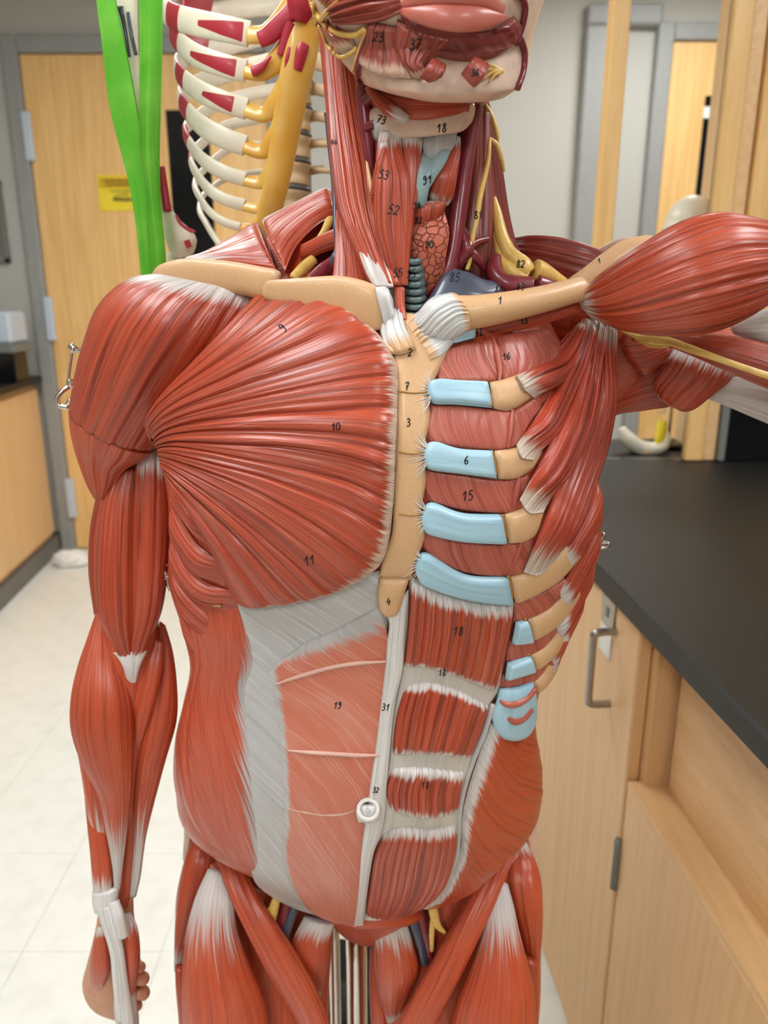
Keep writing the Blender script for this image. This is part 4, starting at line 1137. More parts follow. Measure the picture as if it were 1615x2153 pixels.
# metal clip on the shoulder
clip = tube('clip_rod', [(152, 735, .645), (146, 780, .645), (142, 815, .645)], 0.0012, 'chrome', fig, n=10, label='chrome hook fastener')
tube('clip_knob', [(150, 728, .643), (158, 736, .640)], 0.0032, 'chrome', clip, n=8, n_c=16)
tube('clip_ring', [(146 + 0, 812, .645), (132, 822, .642), (119, 838, .640), (124, 852, .640), (140, 855, .640), (148, 840, .643)], 0.0022, 'chrome', clip, n=40)
tube('clip_pin', [(150, 806, .642), (185, 806, .636)], 0.0018, 'chrome', clip, n=8)
tube('clip_pin', [(153, 736, .642), (195, 738, .636)], 0.0018, 'chrome', clip, n=8)
tube('clip_knob', [(147, 800, .642), (150, 812, .640)], 0.003, 'chrome', clip, n=8, n_c=16)

SP_('arm_core', [(240, 880, 350, 900, .68), (215, 1000, 345, 1000, .675), (215, 1150, 335, 1150, .67), (225, 1290, 330, 1290, .66), (200, 1400, 345, 1400, .655), (190, 1520, 335, 1520, .65), (205, 1650, 310, 1650, .645), (215, 1780, 285, 1780, .642), (215, 1890, 275, 1890, .64)], 'muscle2', ratio=.8)
SP_('triceps', [(205, 1030, 250, 1030, .675), (190, 1110, 240, 1110, .675), (187, 1200, 240, 1200, .67), (198, 1290, 235, 1290, .665)], 'muscle', ratio=.9, fib=.0008)
SP_('biceps_brachii', [(300, 945, 345, 945, .650), (285, 990, 358, 985, .645), (280, 1080, 358, 1080, .638), (278, 1190, 352, 1190, .634), (276, 1280, 340, 1280, .632), (272, 1340, 315, 1345, .632), (268, 1385, 296, 1388, .634)], 'muscle', ratio=.8, tend=(.1, .04), n=60, n_c=110, fib=.0011, grooves=(.42, .55), gd=.001)
SP_('biceps_brachii', [(245, 990, 290, 985, .650), (215, 1060, 292, 1050, .644), (204, 1140, 290, 1140, .638), (202, 1230, 288, 1230, .634), (212, 1300, 286, 1305, .632), (236, 1350, 284, 1355, .632), (258, 1388, 285, 1390, .634)], 'muscle', ratio=.8, tend=(0, .04), n=60, n_c=110, fib=.0011, grooves=(.42, .55), gd=.001)
SP_('biceps_tendon', [(238, 1372, 310, 1368, .634), (258, 1400, 296, 1398, .630), (268, 1440, 286, 1438, .632), (273, 1475, 282, 1475, .636)], 'tendon', ratio=.45, n=30, n_c=40)
SP_('coracobrachialis', [(345, 930, 362, 930, .66), (348, 1000, 362, 1000, .66), (346, 1100, 358, 1100, .66), (340, 1200, 350, 1200, .66)], 'muscle', ratio=1.2)
SP_('brachioradialis', [(202, 1288, 225, 1300, .655), (184, 1340, 238, 1350, .646), (164, 1400, 258, 1410, .636), (150, 1465, 276, 1470, .628), (150, 1530, 281, 1530, .624), (172, 1600, 281, 1600, .622), (205, 1665, 277, 1670, .622), (222, 1740, 268, 1740, .622), (236, 1820, 258, 1820, .622), (240, 1870, 252, 1870, .622)], 'muscle2', ratio=.62, n=80, n_c=120, tend=(0, .21), fib=.0008)
SP_('wrist_extensor', [(156, 1500, 180, 1510, .650), (160, 1560, 208, 1570, .645), (172, 1630, 224, 1640, .64), (186, 1720, 234, 1730, .636), (202, 1780, 236, 1780, .634), (220, 1830, 244, 1830, .632)], 'muscle2', ratio=.6, tend=(0, .30), n=60, fib=.0006)
SP_('thumb_abductor', [(178, 1680, 196, 1690, .642), (184, 1740, 222, 1740, .634), (190, 1800, 234, 1800, .628), (194, 1850, 236, 1850, .624), (198, 1890, 232, 1890, .622)], 'muscle2', ratio=.6, tend=(0, .2), n=40, fib=.0006)
SP_('pronator_teres', [(318, 1340, 346, 1350, .652), (298, 1400, 342, 1410, .640), (282, 1470, 326, 1480, .632), (276, 1540, 304, 1545, .630), (275, 1590, 284, 1590, .632)], 'muscle2', ratio=.6, n=50, fib=.0008)
SP_('flexor_carpi', [(335, 1305, 348, 1315, .662), (330, 1360, 364, 1375, .655), (316, 1440, 372, 1450, .646), (298, 1520, 370, 1520, .64), (284, 1600, 348, 1600, .636), (280, 1680, 324, 1690, .634), (282, 1760, 306, 1765, .634), (276, 1840, 296, 1840, .634), (272, 1885, 286, 1885, .634)], 'muscle2', ratio=.7, n=70, n_c=100, tend=(0, .24), fib=.0008)
SP_('finger_flexor', [(276, 1640, 292, 1640, .636), (268, 1720, 286, 1720, .634), (258, 1800, 282, 1800, .634), (254, 1860, 276, 1860, .634), (250, 1905, 270, 1905, .636)], 'muscle2', ratio=.7, n=40)
# wrist band, hand
SP_('wrist_band', [(194, 1874, 252, 1864, .623), (194, 1895, 248, 1888, .622), (198, 1915, 244, 1910, .622)], 'tendon', ratio=.55, n=14, n_c=48)
SP_('hand', [(210, 1880, 280, 1885, .640), (205, 1930, 282, 1930, .642), (195, 1980, 290, 1980, .644), (182, 2030, 290, 2040, .648), (174, 2070, 285, 2080, .652), (190, 2110, 270, 2115, .656), (230, 2135, 262, 2140, .66)], 'skin', ratio=.55, n=40, fib=0)
SP_('dorsal_interosseous', [(204, 1950, 218, 1950, .622), (196, 1985, 226, 1985, .620), (190, 2030, 232, 2030, .620), (192, 2065, 226, 2060, .624), (198, 2080, 214, 2078, .63)], 'muscle2', ratio=.5, n=30, tend=(.12, 0))
SP_('thenar_muscle', [(256, 1918, 276, 1918, .630), (258, 1960, 290, 1955, .622), (262, 2010, 295, 2010, .618), (264, 2060, 288, 2065, .618), (268, 2110, 280, 2110, .622)], 'muscle2', ratio=.75, n=40, tend=(.18, .12))
for a, b, c in (((214, 1912), (236, 1985), 0), ((226, 1908), (248, 1990), 1), ((240, 1900), (252, 1950), 2)):
    pass
tube('thumb_tendon', [(210, 1905, .618), (222, 1945, .614), (238, 2000, .611), (246, 2060, .611), (258, 2140, .616)], [.004, .0036, .0036, .0044, .006], 'tendon', fig, n=50, flat=.7)
tube('thumb_tendon', [(226, 1905, .617), (236, 1945, .612), (250, 2000, .609), (258, 2060, .609), (270, 2150, .615)], [.005, .005, .0048, .005, .007], 'tendon', fig, n=50, flat=.7)
tube('thumb_tendon', [(240, 1895, .618), (250, 1930, .613), (256, 1968, .614)], [.005, .006, .007], 'tendon', fig, n=30, flat=.7)
SP_('thumb', [(244, 2060, 280, 2070, .622), (240, 2110, 288, 2110, .622), (246, 2160, 292, 2160, .624), (256, 2200, 290, 2205, .628), (266, 2235, 284, 2238, .632)], 'greyband', ratio=.8, fib=0)
SP_('thumb_tip', [(250, 2146, 282, 2152, .617), (256, 2190, 290, 2190, .618), (268, 2245, 284, 2245, .626)], 'skin', ratio=.8, fib=0)
for k, (u0, v0, u1, v1, r) in enumerate(((262, 2008, 296, 2032, .0058), (264, 2036, 302, 2056, .0068), (262, 2068, 302, 2086, .0072), (255, 2098, 288, 2112, .0062))):
    p0 = at(u0, v0, .648); p1 = at(u1 - 8, v1, .640); p2 = at(u1 - 2, v1 + 2, .632); p3 = at(u1 - 16, v1 + 6, .624)
    tube3('finger', [p0, (p0 + p1) / 2 + [0, .004, 0], p1, p2, p3], [r * 1.1, r * 1.08, r * 1.05, r, r * .6], 'skin', fig, n=30, n_c=20)

# side clips
def hook(pts_list):
    c0 = None
    for nm, pts, r in pts_list:
        o = tube(nm, pts, r, 'chrome', fig if c0 is None else c0, n=max(8, 7 * len(pts)), n_c=12)
        if c0 is None: c0 = o; o['label'] = 'small chrome hook fastener'
hook((('clip_plate', [(362, 1195, .640), (360, 1215, .640), (358, 1232, .640)], .0030), ('clip_knob', [(356, 1150, .640), (360, 1153, .640)], .0028), ('clip_rod', [(359, 1158, .640), (355, 1178, .638), (354, 1190, .636)], .0012), ('clip_ring', [(352, 1188, .634), (342, 1190, .632), (340, 1198, .632), (348, 1204, .632), (356, 1206, .634)], .0016), ('clip_ring', [(356, 1210, .634), (342, 1208, .632), (332, 1212, .632), (342, 1216, .632), (354, 1214, .634)], .0018), ('clip_rod', [(352, 1215, .634), (354, 1230, .634), (358, 1241, .636)], .0016)))
hook((('clip_plate', [(1248, 1146, .640), (1248, 1160, .640), (1246, 1168, .640)], .0036), ('clip_plate', [(1246, 1122, .640), (1247, 1132, .640), (1249, 1142, .640)], .0034), ('clip_ring', [(1252, 1140, .634), (1258, 1140, .632), (1264, 1132, .630), (1270, 1124, .630), (1266, 1120, .631), (1260, 1124, .632), (1262, 1130, .632)], .0015), ('clip_ring', [(1256, 1144, .633), (1268, 1140, .631), (1279, 1142, .630), (1276, 1149, .630), (1264, 1151, .631), (1258, 1149, .632)], .0016), ('clip_rod', [(1258, 1150, .633), (1256, 1165, .634), (1250, 1181, .636)], .0016)))

# ---- raised arm, viewer's right
SP_('armpit_core', [(1200, 640, 1260, 760, .68), (1260, 650, 1280, 860, .67), (1330, 660, 1320, 840, .66), (1420, 680, 1400, 800, .655), (1520, 690, 1520, 810, .65), (1680, 700, 1680, 880, .65)], 'muscle2', ratio=.5, n=50)
SP_('latissimus_dorsi', [(1235, 860, 1262, 960, .675), (1275, 820, 1285, 880, .662), (1340, 760, 1360, 862, .650), (1400, 735, 1420, 850, .645), (1470, 720, 1500, 800, .645)], 'muscle', ratio=.35, n=40, n_c=90, fib=.0012)
sheet('teres_major', [[(1420, 728, .625), (1480, 745, .620), (1556, 768, .615)], [(1398, 765, .622), (1460, 790, .616), (1530, 805, .614)], [(1375, 800, .625), (1435, 838, .617), (1480, 838, .618)], [(1388, 822, .628), (1420, 856, .622), (1445, 852, .624)]], 'muscle', fig, n=40, m=70, t=.006, back=.008, tend=(.22, 0), fib=.0014, pv=5, pu=8)
sheet('inner_arm_muscle', [[(1300, 720, .640), (1330, 740, .638)], [(1320, 700, .636), (1360, 790, .634)], [(1400, 710, .634), (1415, 750, .632)]], 'muscle', fig, n=24, m=40, t=.004, back=.006, fib=.001)
SP_('upper_arm_muscle', [(1330, 698, 1330, 716, .620), (1400, 700, 1392, 724, .605), (1470, 700, 1465, 752, .590), (1540, 706, 1532, 782, .580), (1620, 722, 1610, 815, .575), (1720, 745, 1710, 850, .57), (1860, 770, 1850, 880, .57), (2020, 800, 2010, 890, .575)], 'muscle', ratio=.7, n=50, n_c=90, fib=.0011)
SP_('triceps_tendon', [(1490, 800, 1480, 835, .625), (1540, 792, 1530, 855, .615), (1610, 795, 1600, 885, .61), (1720, 820, 1710, 930, .605), (1880, 850, 1870, 950, .60), (2030, 860, 2020, 940, .60)], 'muscle2', ratio=.6, n=50, n_c=70, tend=(.36, .36), fib=.0006)
tube('arm_nerve', [(1308, 692, .612), (1345, 708, .604), (1400, 716, .590), (1450, 733, .578), (1510, 754, .566), (1570, 775, .560), (1640, 798, .556)], [.0022, .003, .0034, .0034, .0026, .0026, .003], 'nerve', fig, n=70, flat=.7)
tube('arm_nerve', [(1335, 712, .607), (1370, 726, .600), (1408, 728, .594)], [.001, .002, .001], 'nerve', fig, n=20, flat=.7)
SP_('humerus_tendon', [(1536, 686, 1546, 704, .592), (1575, 664, 1585, 716, .585), (1640, 640, 1650, 735, .578), (1720, 610, 1730, 760, .575), (1860, 640, 1860, 790, .575), (2020, 720, 2015, 820, .58)], 'tendon', ratio=.6, n=30, n_c=50)
TG = (.30, .35, .40, .45, .5, .56, .62, .68)
SP_('deltoid', [(1216, 624, 1224, 642, .592, .8), (1236, 600, 1262, 672, .582, .75), (1282, 562, 1330, 696, .566, .75), (1350, 514, 1400, 707, .552, .75), (1430, 468, 1465, 706, .545, .75), (1505, 447, 1520, 692, .545, .75), (1575, 455, 1575, 664, .548, .75), (1650, 480, 1632, 626, .555, .75), (1730, 525, 1700, 590, .56, .75)], 'muscle', n=80, n_c=200, tend=(.09, 0), fib=.0020, freq=60, grooves=TG, gd=.0016, gw=.005)
SP_('trapezius', [(1080, 500, 1092, 560, .69), (1120, 494, 1130, 590, .675), (1180, 498, 1180, 620, .665), (1240, 515, 1235, 635, .655), (1300, 540, 1290, 640, .65), (1350, 560, 1340, 640, .645)], 'deep', ratio=.45, n=44, n_c=80, fib=.0014, grooves=(.4, .52, .62), gd=.0016)
SP_('acromion', [(1196, 585, 1232, 628, .606), (1225, 565, 1258, 615, .606), (1270, 530, 1310, 585, .608), (1310, 505, 1370, 555, .612), (1350, 498, 1420, 540, .616)], 'bone', ratio=.7, fib=0, sq=2.4)
SP_('acromion_spine', [(1250, 528, 1262, 540, .66), (1290, 506, 1300, 540, .65), (1330, 498, 1345, 545, .64), (1400, 505, 1400, 560, .63)], 'jaw', ratio=.6, fib=0)
SP_('subclavius', [(970, 690, 985, 712, .575), (1040, 672, 1045, 705, .574), (1110, 655, 1115, 690, .578), (1180, 636, 1190, 668, .585), (1240, 622, 1250, 652, .592)], 'muscle', ratio=.5, n=40, fib=.0008)
SP_('clavicle', [(880, 668, 905, 710, .560), (905, 635, 940, 712, .557), (945, 622, 975, 696, .555), (1000, 620, 1020, 688, .556), (1070, 612, 1082, 674, .562), (1140, 600, 1150, 656, .570), (1190, 588, 1202, 640, .578), (1218, 583, 1232, 632, .584)], 'bone', ratio=.95, fib=0, n=60, n_c=64)
CB = bvh_of('clavicle', 'sternum', 'torso_core', 'pectoralis_major')
sheet('clavicle_capsule', [[(852, 678), (880, 718), (905, 758)], [(880, 655), (905, 700), (930, 745)], [(905, 630), (930, 670), (952, 722)], [(935, 618), (960, 655), (972, 700)], [(960, 618), (985, 655), (992, 695)]], 'bonefringe', fig, base=CB, n=50, m=90, t=.0025, lift=.0006, pv=4, pu=8, tend=(.14, .10), inv=True, fib=.0014, grooves=(.3, .6), relax=6)
sheet('sternal_tendon', [[(788, 606), (808, 602), (832, 608)], [(796, 640), (815, 640), (842, 648)], [(804, 680), (825, 685), (852, 692)], [(812, 716), (838, 722), (866, 716)], [(822, 742), (848, 746), (874, 734)]], 'bonefringe', fig, base=CB, n=50, m=60, t=.004, lift=.002, pv=3, pu=14, tend=(0, .18), inv=True, fib=.0012, grooves=(.3, .55, .8), relax=8)
SP_('sternohyoid_stump', [(828, 604, 852, 606, .570), (832, 640, 852, 645, .566), (838, 672, 858, 676, .562)], 'muscle', ratio=.6, n=20)

# ---- neck
nrows = []
for v, um, yf, ul, ur, ys, yb in ((655, 872, .600, 690, 1085, .68, .765), (580, 875, .604, 705, 1082, .675, .75), (500, 880, .606, 714, 1072, .67, .745), (400, 890, .608, 712, 1052, .67, .742), (300, 900, .612, 706, 1036, .67, .742), (210, 915, .62, 700, 1028, .672, .744), (100, 915, .632, 695, 1030, .676, .746)):
    p = at(um, v, yf)
    nrows.append((p[2], p[0], x_of(ul, ys, p[2]), x_of(ur, ys, p[2]), yf, ys, yb, 2.1, 0.0))
neck, NB = rings_obj('neck_core', nrows, 'deep', fig, nz=60, nth=120)

SP_('sternocleidomastoid', [(668, 40, 742, 130, .650), (676, 130, 748, 165, .642), (684, 220, 760, 235, .632), (690, 300, 776, 318, .620), (697, 370, 790, 390, .609), (706, 430, 798, 445, .600), (724, 485, 806, 485, .590), (750, 540, 820, 535, .580), (770, 585, 836, 582, .572), (782, 602, 842, 602, .569)], 'muscle', ratio=.45, n=70, n_c=110, fib=.0012, grooves=(.42, .55), gd=.001)
SP_('tendon_streak', [(738, 462, 756, 460, .593), (742, 500, 784, 492, .5865), (756, 540, 802, 535, .577), (772, 580, 820, 578, .569), (786, 604, 828, 604, .5655)], 'muscle', ratio=.30, n=40, n_c=60, tend=(.6, .6), fib=.0006)
SP_('clavicular_head', [(706, 440, 742, 455, .606), (704, 490, 756, 500, .600), (702, 540, 772, 545, .592), (698, 580, 786, 590, .586), (694, 594, 792, 604, .584)], 'muscle', ratio=.25, n=40, n_c=70, fib=.001, tend=(0, .05))
SP_('posterior_neck_muscle', [(720, 120, 760, 180, .650), (735, 200, 772, 215, .640), (750, 290, 785, 300, .628), (768, 370, 792, 380, .615)], 'deep', ratio=.5)
tube('carotid_artery', [(756, 165, .612), (764, 200, .610), (768, 240, .608), (772, 280, .606), (778, 330, .604), (788, 380, .604)], [.0035, .0055, .0058, .0052, .0042, .002], 'artery', fig, n=40)
tube('thyroid_artery', [(770, 270, .602), (785, 262, .598), (796, 268, .596), (798, 285, .597), (792, 310, .600)], [.003, .003, .0028, .0022, .0012], 'artery', fig, n=30)
tube('thyroid_artery', [(768, 215, .604), (782, 200, .600), (790, 190, .600)], [.004, .0034, .002], 'artery', fig, n=16)
SP_('hyoid_bone', [(778, 232, 790, 300, .612), (800, 222, 812, 300, .598), (840, 225, 846, 292, .588), (890, 235, 892, 288, .582), (940, 232, 938, 282, .582), (975, 222, 966, 278, .588), (992, 215, 984, 262, .60)], 'jaw', ratio=.5, fib=0, n=50, sq=2.4)
SP_('suprahyoid_muscle', [(762, 180, 778, 215, .612), (800, 190, 815, 238, .590), (845, 200, 852, 250, .580), (895, 205, 895, 252, .576), (945, 208, 942, 245, .578), (985, 205, 980, 240, .588)], 'muscle', ratio=.5, n=44, fib=.0012)
tube('digastric_tendon', [(775, 185, .592), (800, 212, .582), (830, 238, .574), (858, 252, .572)], [.003, .005, .0055, .003], 'muscle', fig, n=30, flat=.6, tend=(0, .25))
SP_('hyoid_window', [(784, 244, 798, 238, .600), (786, 260, 812, 252, .594), (788, 285, 812, 280, .594), (794, 300, 806, 298, .598)], 'aponeurosis', ratio=.3, n=20)
SP_('thyrohyoid_membrane', [(886, 282, 962, 278, .590), (888, 310, 955, 308, .588), (895, 340, 935, 330, .588), (902, 352, 912, 350, .590)], 'aponeurosis', ratio=.25, n=24)
SP_('thyroid_cartilage', [(884, 318, 898, 330, .589), (880, 345, 920, 352, .582), (876, 380, 906, 384, .578), (870, 415, 898, 418, .580), (868, 432, 894, 432, .583)], 'teal_light', ratio=.45, fib=0, n=30)
SP_('thyroid_cartilage', [(938, 306, 948, 318, .588), (918, 326, 936, 345, .584), (900, 350, 918, 372, .580), (890, 380, 904, 395, .579)], 'teal_light', ratio=.5, fib=0, n=24)
SP_('thyrohyoid_muscle', [(948, 290, 968, 288, .594), (935, 330, 968, 330, .590), (915, 370, 962, 375, .586), (904, 405, 955, 412, .588), (905, 425, 945, 430, .592)], 'muscle', ratio=.4, tend=(.12, .12), n=36, fib=.001)
SP_('cricothyroid', [(868, 425, 900, 432, .588), (872, 445, 935, 425, .586), (870, 465, 930, 450, .586), (866, 480, 895, 475, .590)], 'muscle', ratio=.4, tend=(.2, .2), n=26)
SP_('thyroid_gland', [(862, 470, 935, 445, .590), (858, 500, 945, 490, .585), (860, 540, 938, 535, .584), (874, 580, 930, 580, .588), (880, 620, 912, 620, .594), (884, 650, 896, 650, .60)], 'gland', ratio=.35, fib=.002, n=50, n_c=80, freq=14)
trk = SP_('trachea', [(852, 535, 884, 535, .588), (848, 570, 892, 572, .584), (846, 620, 894, 622, .586), (848, 690, 896, 690, .595)], 'teal', ratio=.8, fib=0)
for k in range(8):
    v = 548 + k * 16
    u0 = 849; u1 = 889 + min(5, k)
    tube('trachea_ring', [(u0 + 2, v - 1, .585), (u0 + 10, v + 1.5, .5765), ((u0 + u1) / 2, v + 3, .5738), (u1 - 10, v + 1.5, .5768), (u1 - 2, v - 1, .586)], 0.0022, 'teal', trk, n=24, n_c=10)
SP_('sternohyoid', [(800, 276, 846, 284, .590), (792, 320, 850, 325, .584), (790, 370, 868, 372, .580), (786, 425, 872, 428, .578), (788, 480, 868, 480, .576), (806, 540, 862, 540, .573), (826, 600, 858, 600, .571)], 'muscle', ratio=.32, n=60, n_c=90, tend=(.08, 0), fib=.0012, grooves=(.5, .62), gd=.001)
SP_('sternothyroid', [(846, 284, 888, 290, .588), (850, 330, 884, 335, .582), (856, 390, 878, 395, .578), (854, 440, 872, 440, .577)], 'muscle', ratio=.4, n=36, tend=(.15, 0), fib=.001)
SP_('omohyoid', [(800, 300, 818, 300, .584), (790, 340, 812, 345, .580), (782, 385, 800, 390, .580), (778, 412, 788, 412, .582)], 'muscle', ratio=.5, n=30, tend=(.1, 0))
tube('fascia_edge', [(770, 330, .604), (778, 380, .596), (783, 415, .590)], [.0008, .0018, .001], 'bone', fig, n=20)
# right hand side of the neck
tube('carotid_artery', [(998, 225, .618), (985, 290, .612), (972, 380, .604), (962, 460, .598), (952, 530, .594), (938, 580, .592), (915, 630, .592)], [.006, .0068, .0068, .0066, .0066, .007, .007], 'artery', fig, n=70)
tube('thyroid_artery', [(966, 290, .604), (962, 340, .600), (955, 390, .598)], [.0012, .0015, .001], 'artery', fig, n=20)
SP_('scalene_muscle', [(992, 235, 1030, 235, .632), (982, 330, 1034, 330, .624), (975, 420, 1038, 420, .618), (972, 500, 1036, 500, .612), (980, 570, 1032, 570, .610), (985, 620, 1030, 620, .610)], 'deep', ratio=.45, n=60, n_c=80, fib=.001)
SP_('levator_scapulae', [(1006, 222, 1030, 220, .650), (1016, 290, 1046, 290, .648), (1022, 370, 1060, 370, .648), (1030, 450, 1072, 450, .648), (1040, 520, 1090, 520, .648), (1060, 570, 1120, 575, .645)], 'deep', ratio=.5, n=60, n_c=70, fib=.001)
tube('phrenic_nerve', [(1030, 290, .610), (1026, 340, .604), (1010, 410, .598), (1002, 460, .594), (994, 500, .592), (990, 540, .592), (982, 568, .592)], [.0012, .0018, .0022, .002, .0018, .0016, .0016], 'nerve', fig, n=60)
tube('accessory_nerve', [(1020, 222, .635), (1036, 250, .632), (1045, 280, .630), (1046, 300, .63)], [.002, .002, .0018, .001], 'nerve', fig, n=30)
tube('accessory_nerve', [(1030, 292, .624), (1044, 305, .625), (1054, 335, .626), (1059, 360, .63)], [.0016, .002, .0018, .0012], 'nerve', fig, n=30)
tube('brachial_plexus', [(1038, 415, .620), (1046, 450, .616), (1056, 500, .610), (1072, 535, .604), (1098, 560, .598), (1112, 575, .596)], [.002, .0036, .005, .006, .0075, .006], 'nerve', fig, n=60)
tube('brachial_plexus', [(1036, 470, .618), (1046, 510, .612), (1055, 545, .604), (1078, 572, .598), (1108, 586, .596)], [.0015, .003, .004, .007, .006], 'nerve', fig, n=50)
tube('brachial_plexus', [(1062, 490, .610), (1076, 520, .612), (1082, 545, .618)], [.001, .0018, .001], 'nerve', fig, n=20)
tube('brachial_plexus', [(1124, 568, .600), (1140, 575, .602), (1172, 592, .606), (1195, 602, .61)], [.0085, .008, .006, .004], 'nerve', fig, n=30)
tube('subclavian_artery', [(1044, 542, .604), (1040, 565, .596), (1052, 590, .590), (1080, 602, .588), (1116, 604, .590)], [.0045, .0058, .007, .008, .008], 'artery', fig, n=50)
tube('subclavian_artery', [(1128, 600, .594), (1150, 604, .596), (1175, 608, .60)], [.008, .007, .005], 'artery', fig, n=24)
tube('cervical_artery', [(966, 470, .602), (978, 500, .596), (984, 525, .592), (968, 550, .594), (960, 570, .598)], [.003, .004, .005, .004, .0035], 'artery', fig, n=40)
tube('cervical_artery', [(984, 522, .594), (1000, 510, .597), (1028, 502, .604)], [.004, .003, .0018], 'artery', fig, n=24)
tube('cervical_artery', [(986, 528, .593), (1004, 545, .594), (1018, 568, .598)], [.004, .0034, .0015], 'artery', fig, n=24)
sheet('brachiocephalic_vein', [[(868, 668, .575), (900, 690, .57)], [(905, 628, .585), (935, 660, .575)], [(940, 572, .592), (950, 650, .578)], [(975, 574, .592), (985, 645, .578)], [(1010, 592, .592), (1020, 645, .58)], [(1060, 602, .596), (1062, 632, .588)]], 'vein', fig, n=50, m=30, t=.008, back=.010, pv=2.6, pu=14, fib=0)
tube('vein_stump', [(962, 580, .588), (964, 570, .588)], [.004, .0042], 'vein', fig, n=8, n_c=16)
tube('vein_stump', [(1012, 598, .588), (1014, 588, .588)], [.0036, .0034], 'vein', fig, n=8, n_c=16)
tube('vein_stump', [(1044, 608, .588), (1064, 610, .590)], [.005, .0052], 'vein', fig, n=8, n_c=16)

# ---- head: lower face
hrows = []
for v, um, yf, ul, ur, ys, yb in ((225, 965, .556, 900, 1030, .60, .65), (216, 962, .543, 842, 1062, .60, .68), (203, 960, .536, 775, 1084, .605, .70), (180, 958, .533, 742, 1096, .61, .73), (140, 956, .535, 712, 1104, .615, .74), (100, 955, .536, 694, 1110, .62, .75), (50, 950, .528, 672, 1120, .625, .76), (0, 945, .522, 656, 1132, .63, .77), (-80, 940, .520, 652, 1146, .64, .785), (-180, 935, .520, 664, 1160, .645, .79), (-300, 930, .525, 670, 1165, .65, .79), (-420, 925, .545, 700, 1150, .655, .775), (-500, 920, .585, 770, 1080, .66, .73)):
    p = at(um, v, yf)
    hrows.append((p[2], p[0], x_of(ul, ys, p[2] + .35 * (ys - yf)), x_of(ur, ys, p[2] + .35 * (ys - yf)), yf, ys, yb, 2.5, 0.35))
head, HB = rings_obj('head_core', hrows, 'jaw', fig, nz=120, nth=180)
def HS(name, curves, mat, **kw):
    kw.setdefault('ucen', 950.0)
    return sheet(name, curves, mat, fig, base=HB, **kw)
HS('cheek_muscle', [[(672, 0), (690, 20), (700, 50)], [(700, -30), (730, 10), (745, 50)], [(745, -40), (790, 0), (800, 45)], [(800, -30), (840, 0), (850, 25)]], 'face', t=.006, n=44, m=60, pv=3, fib=.0022, freq=9, grooves=(.14, .28, .42, .56, .70, .84), gd=.0024, gw=.045)
HS('masseter', [[(668, 40), (700, 60)], [(690, 80), (735, 70)], [(720, 105), (750, 100)]], 'face', t=.003, n=24, m=30, tend=(0, .3))
HS('depressor_anguli', [[(775, 45), (808, 50), (838, 56)], [(768, 90), (810, 100), (850, 105)], [(758, 130), (800, 160), (868, 168)]], 'face', t=.006, n=44, m=80, pv=4, pu=12, tend=(.0, .2), fib=.0012, grooves=(.3, .6))
HS('orbicularis_oris', [[(838, 12), (880, 48), (960, 66), (1030, 62), (1080, 34)], [(850, 50), (895, 88), (960, 102), (1040, 98), (1092, 50)], [(880, 95), (920, 120), (985, 130), (1045, 118), (1092, 70)]], 'orb', t=.0045, n=50, m=90, pv=5, pu=6, fib=.0014, uvrot=math.pi / 2)
HS('depressor_labii', [[(836, 40), (880, 58), (952, 78)], [(832, 85), (870, 100), (925, 112)], [(842, 128), (868, 145), (895, 140)], [(868, 165), (884, 168), (900, 155)]], 'face', t=.007, lift=.002, n=50, m=80, pv=4, pu=8, tend=(0, .06), fib=.0014, grooves=(.3, .5, .7), gd=.0012)
SPH = lambda nm, secs, mat, **kw: spindle(nm, secs, mat, fig, **kw)
SPH('lower_lip', [(838, 18, 840, 30, .526), (870, 14, 868, 46, .517), (910, 10, 908, 60, .512), (960, 10, 958, 68, .510), (1010, 14, 1006, 66, .513), (1050, 26, 1040, 56, .520), (1070, 34, 1064, 44, .527)], 'lip', ratio=.5, fib=0, n=44, n_c=40)
SPH('upper_lip', [(840, 8, 846, 22, .526), (880, -26, 884, 15, .517), (930, -40, 932, 11, .511), (970, -36, 970, 11, .510), (1020, -26, 1016, 18, .514), (1060, 10, 1054, 34, .524)], 'lip', ratio=.5, fib=0, n=44, n_c=40)
SPH('nose', [(905, -250, 960, -250, .520), (890, -190, 965, -190, .508), (870, -140, 985, -140, .500), (880, -110, 975, -105, .506)], 'face', ratio=.8, n=30)
SPH('mentalis_stump', [(884, 158, 906, 172, .520), (896, 142, 930, 160, .516), (905, 128, 936, 148, .522)], 'face', ratio=.6, sq=4, n=16, fib=.0004)
SPH('mentalis_stump', [(972, 152, 1000, 182, .520), (985, 135, 1016, 165, .516), (992, 126, 1028, 145, .524)], 'face', ratio=.5, sq=4, n=16, fib=.0004)
for L, r in (([(655, 5), (662, 25), (674, 43), (690, 58), (712, 70), (745, 74), (768, 62)], .0018), ([(674, 43), (684, 30), (700, 12), (718, -8)], .0018), ([(660, 30), (676, 66), (690, 98), (715, 120), (738, 112), (750, 100)], .0014), ([(770, 62), (758, 95), (748, 130), (742, 150)], .0012), ([(648, -10), (664, 40), (680, 75)], .001)):
    surf_line('facial_nerve', L, r, 'nerve', fig, HB, lift=.006, n=30)
for L in ([(1056, 150), (1030, 136), (1004, 128)], [(1056, 150), (1036, 152), (1014, 168)], [(1056, 150), (1040, 158), (1030, 172)], [(1056, 150), (1034, 146), (1020, 150)]):
    surf_line('mental_nerve', L, [.0014, .0010, .0004], 'nerve', fig, HB, lift=.003, n=16)
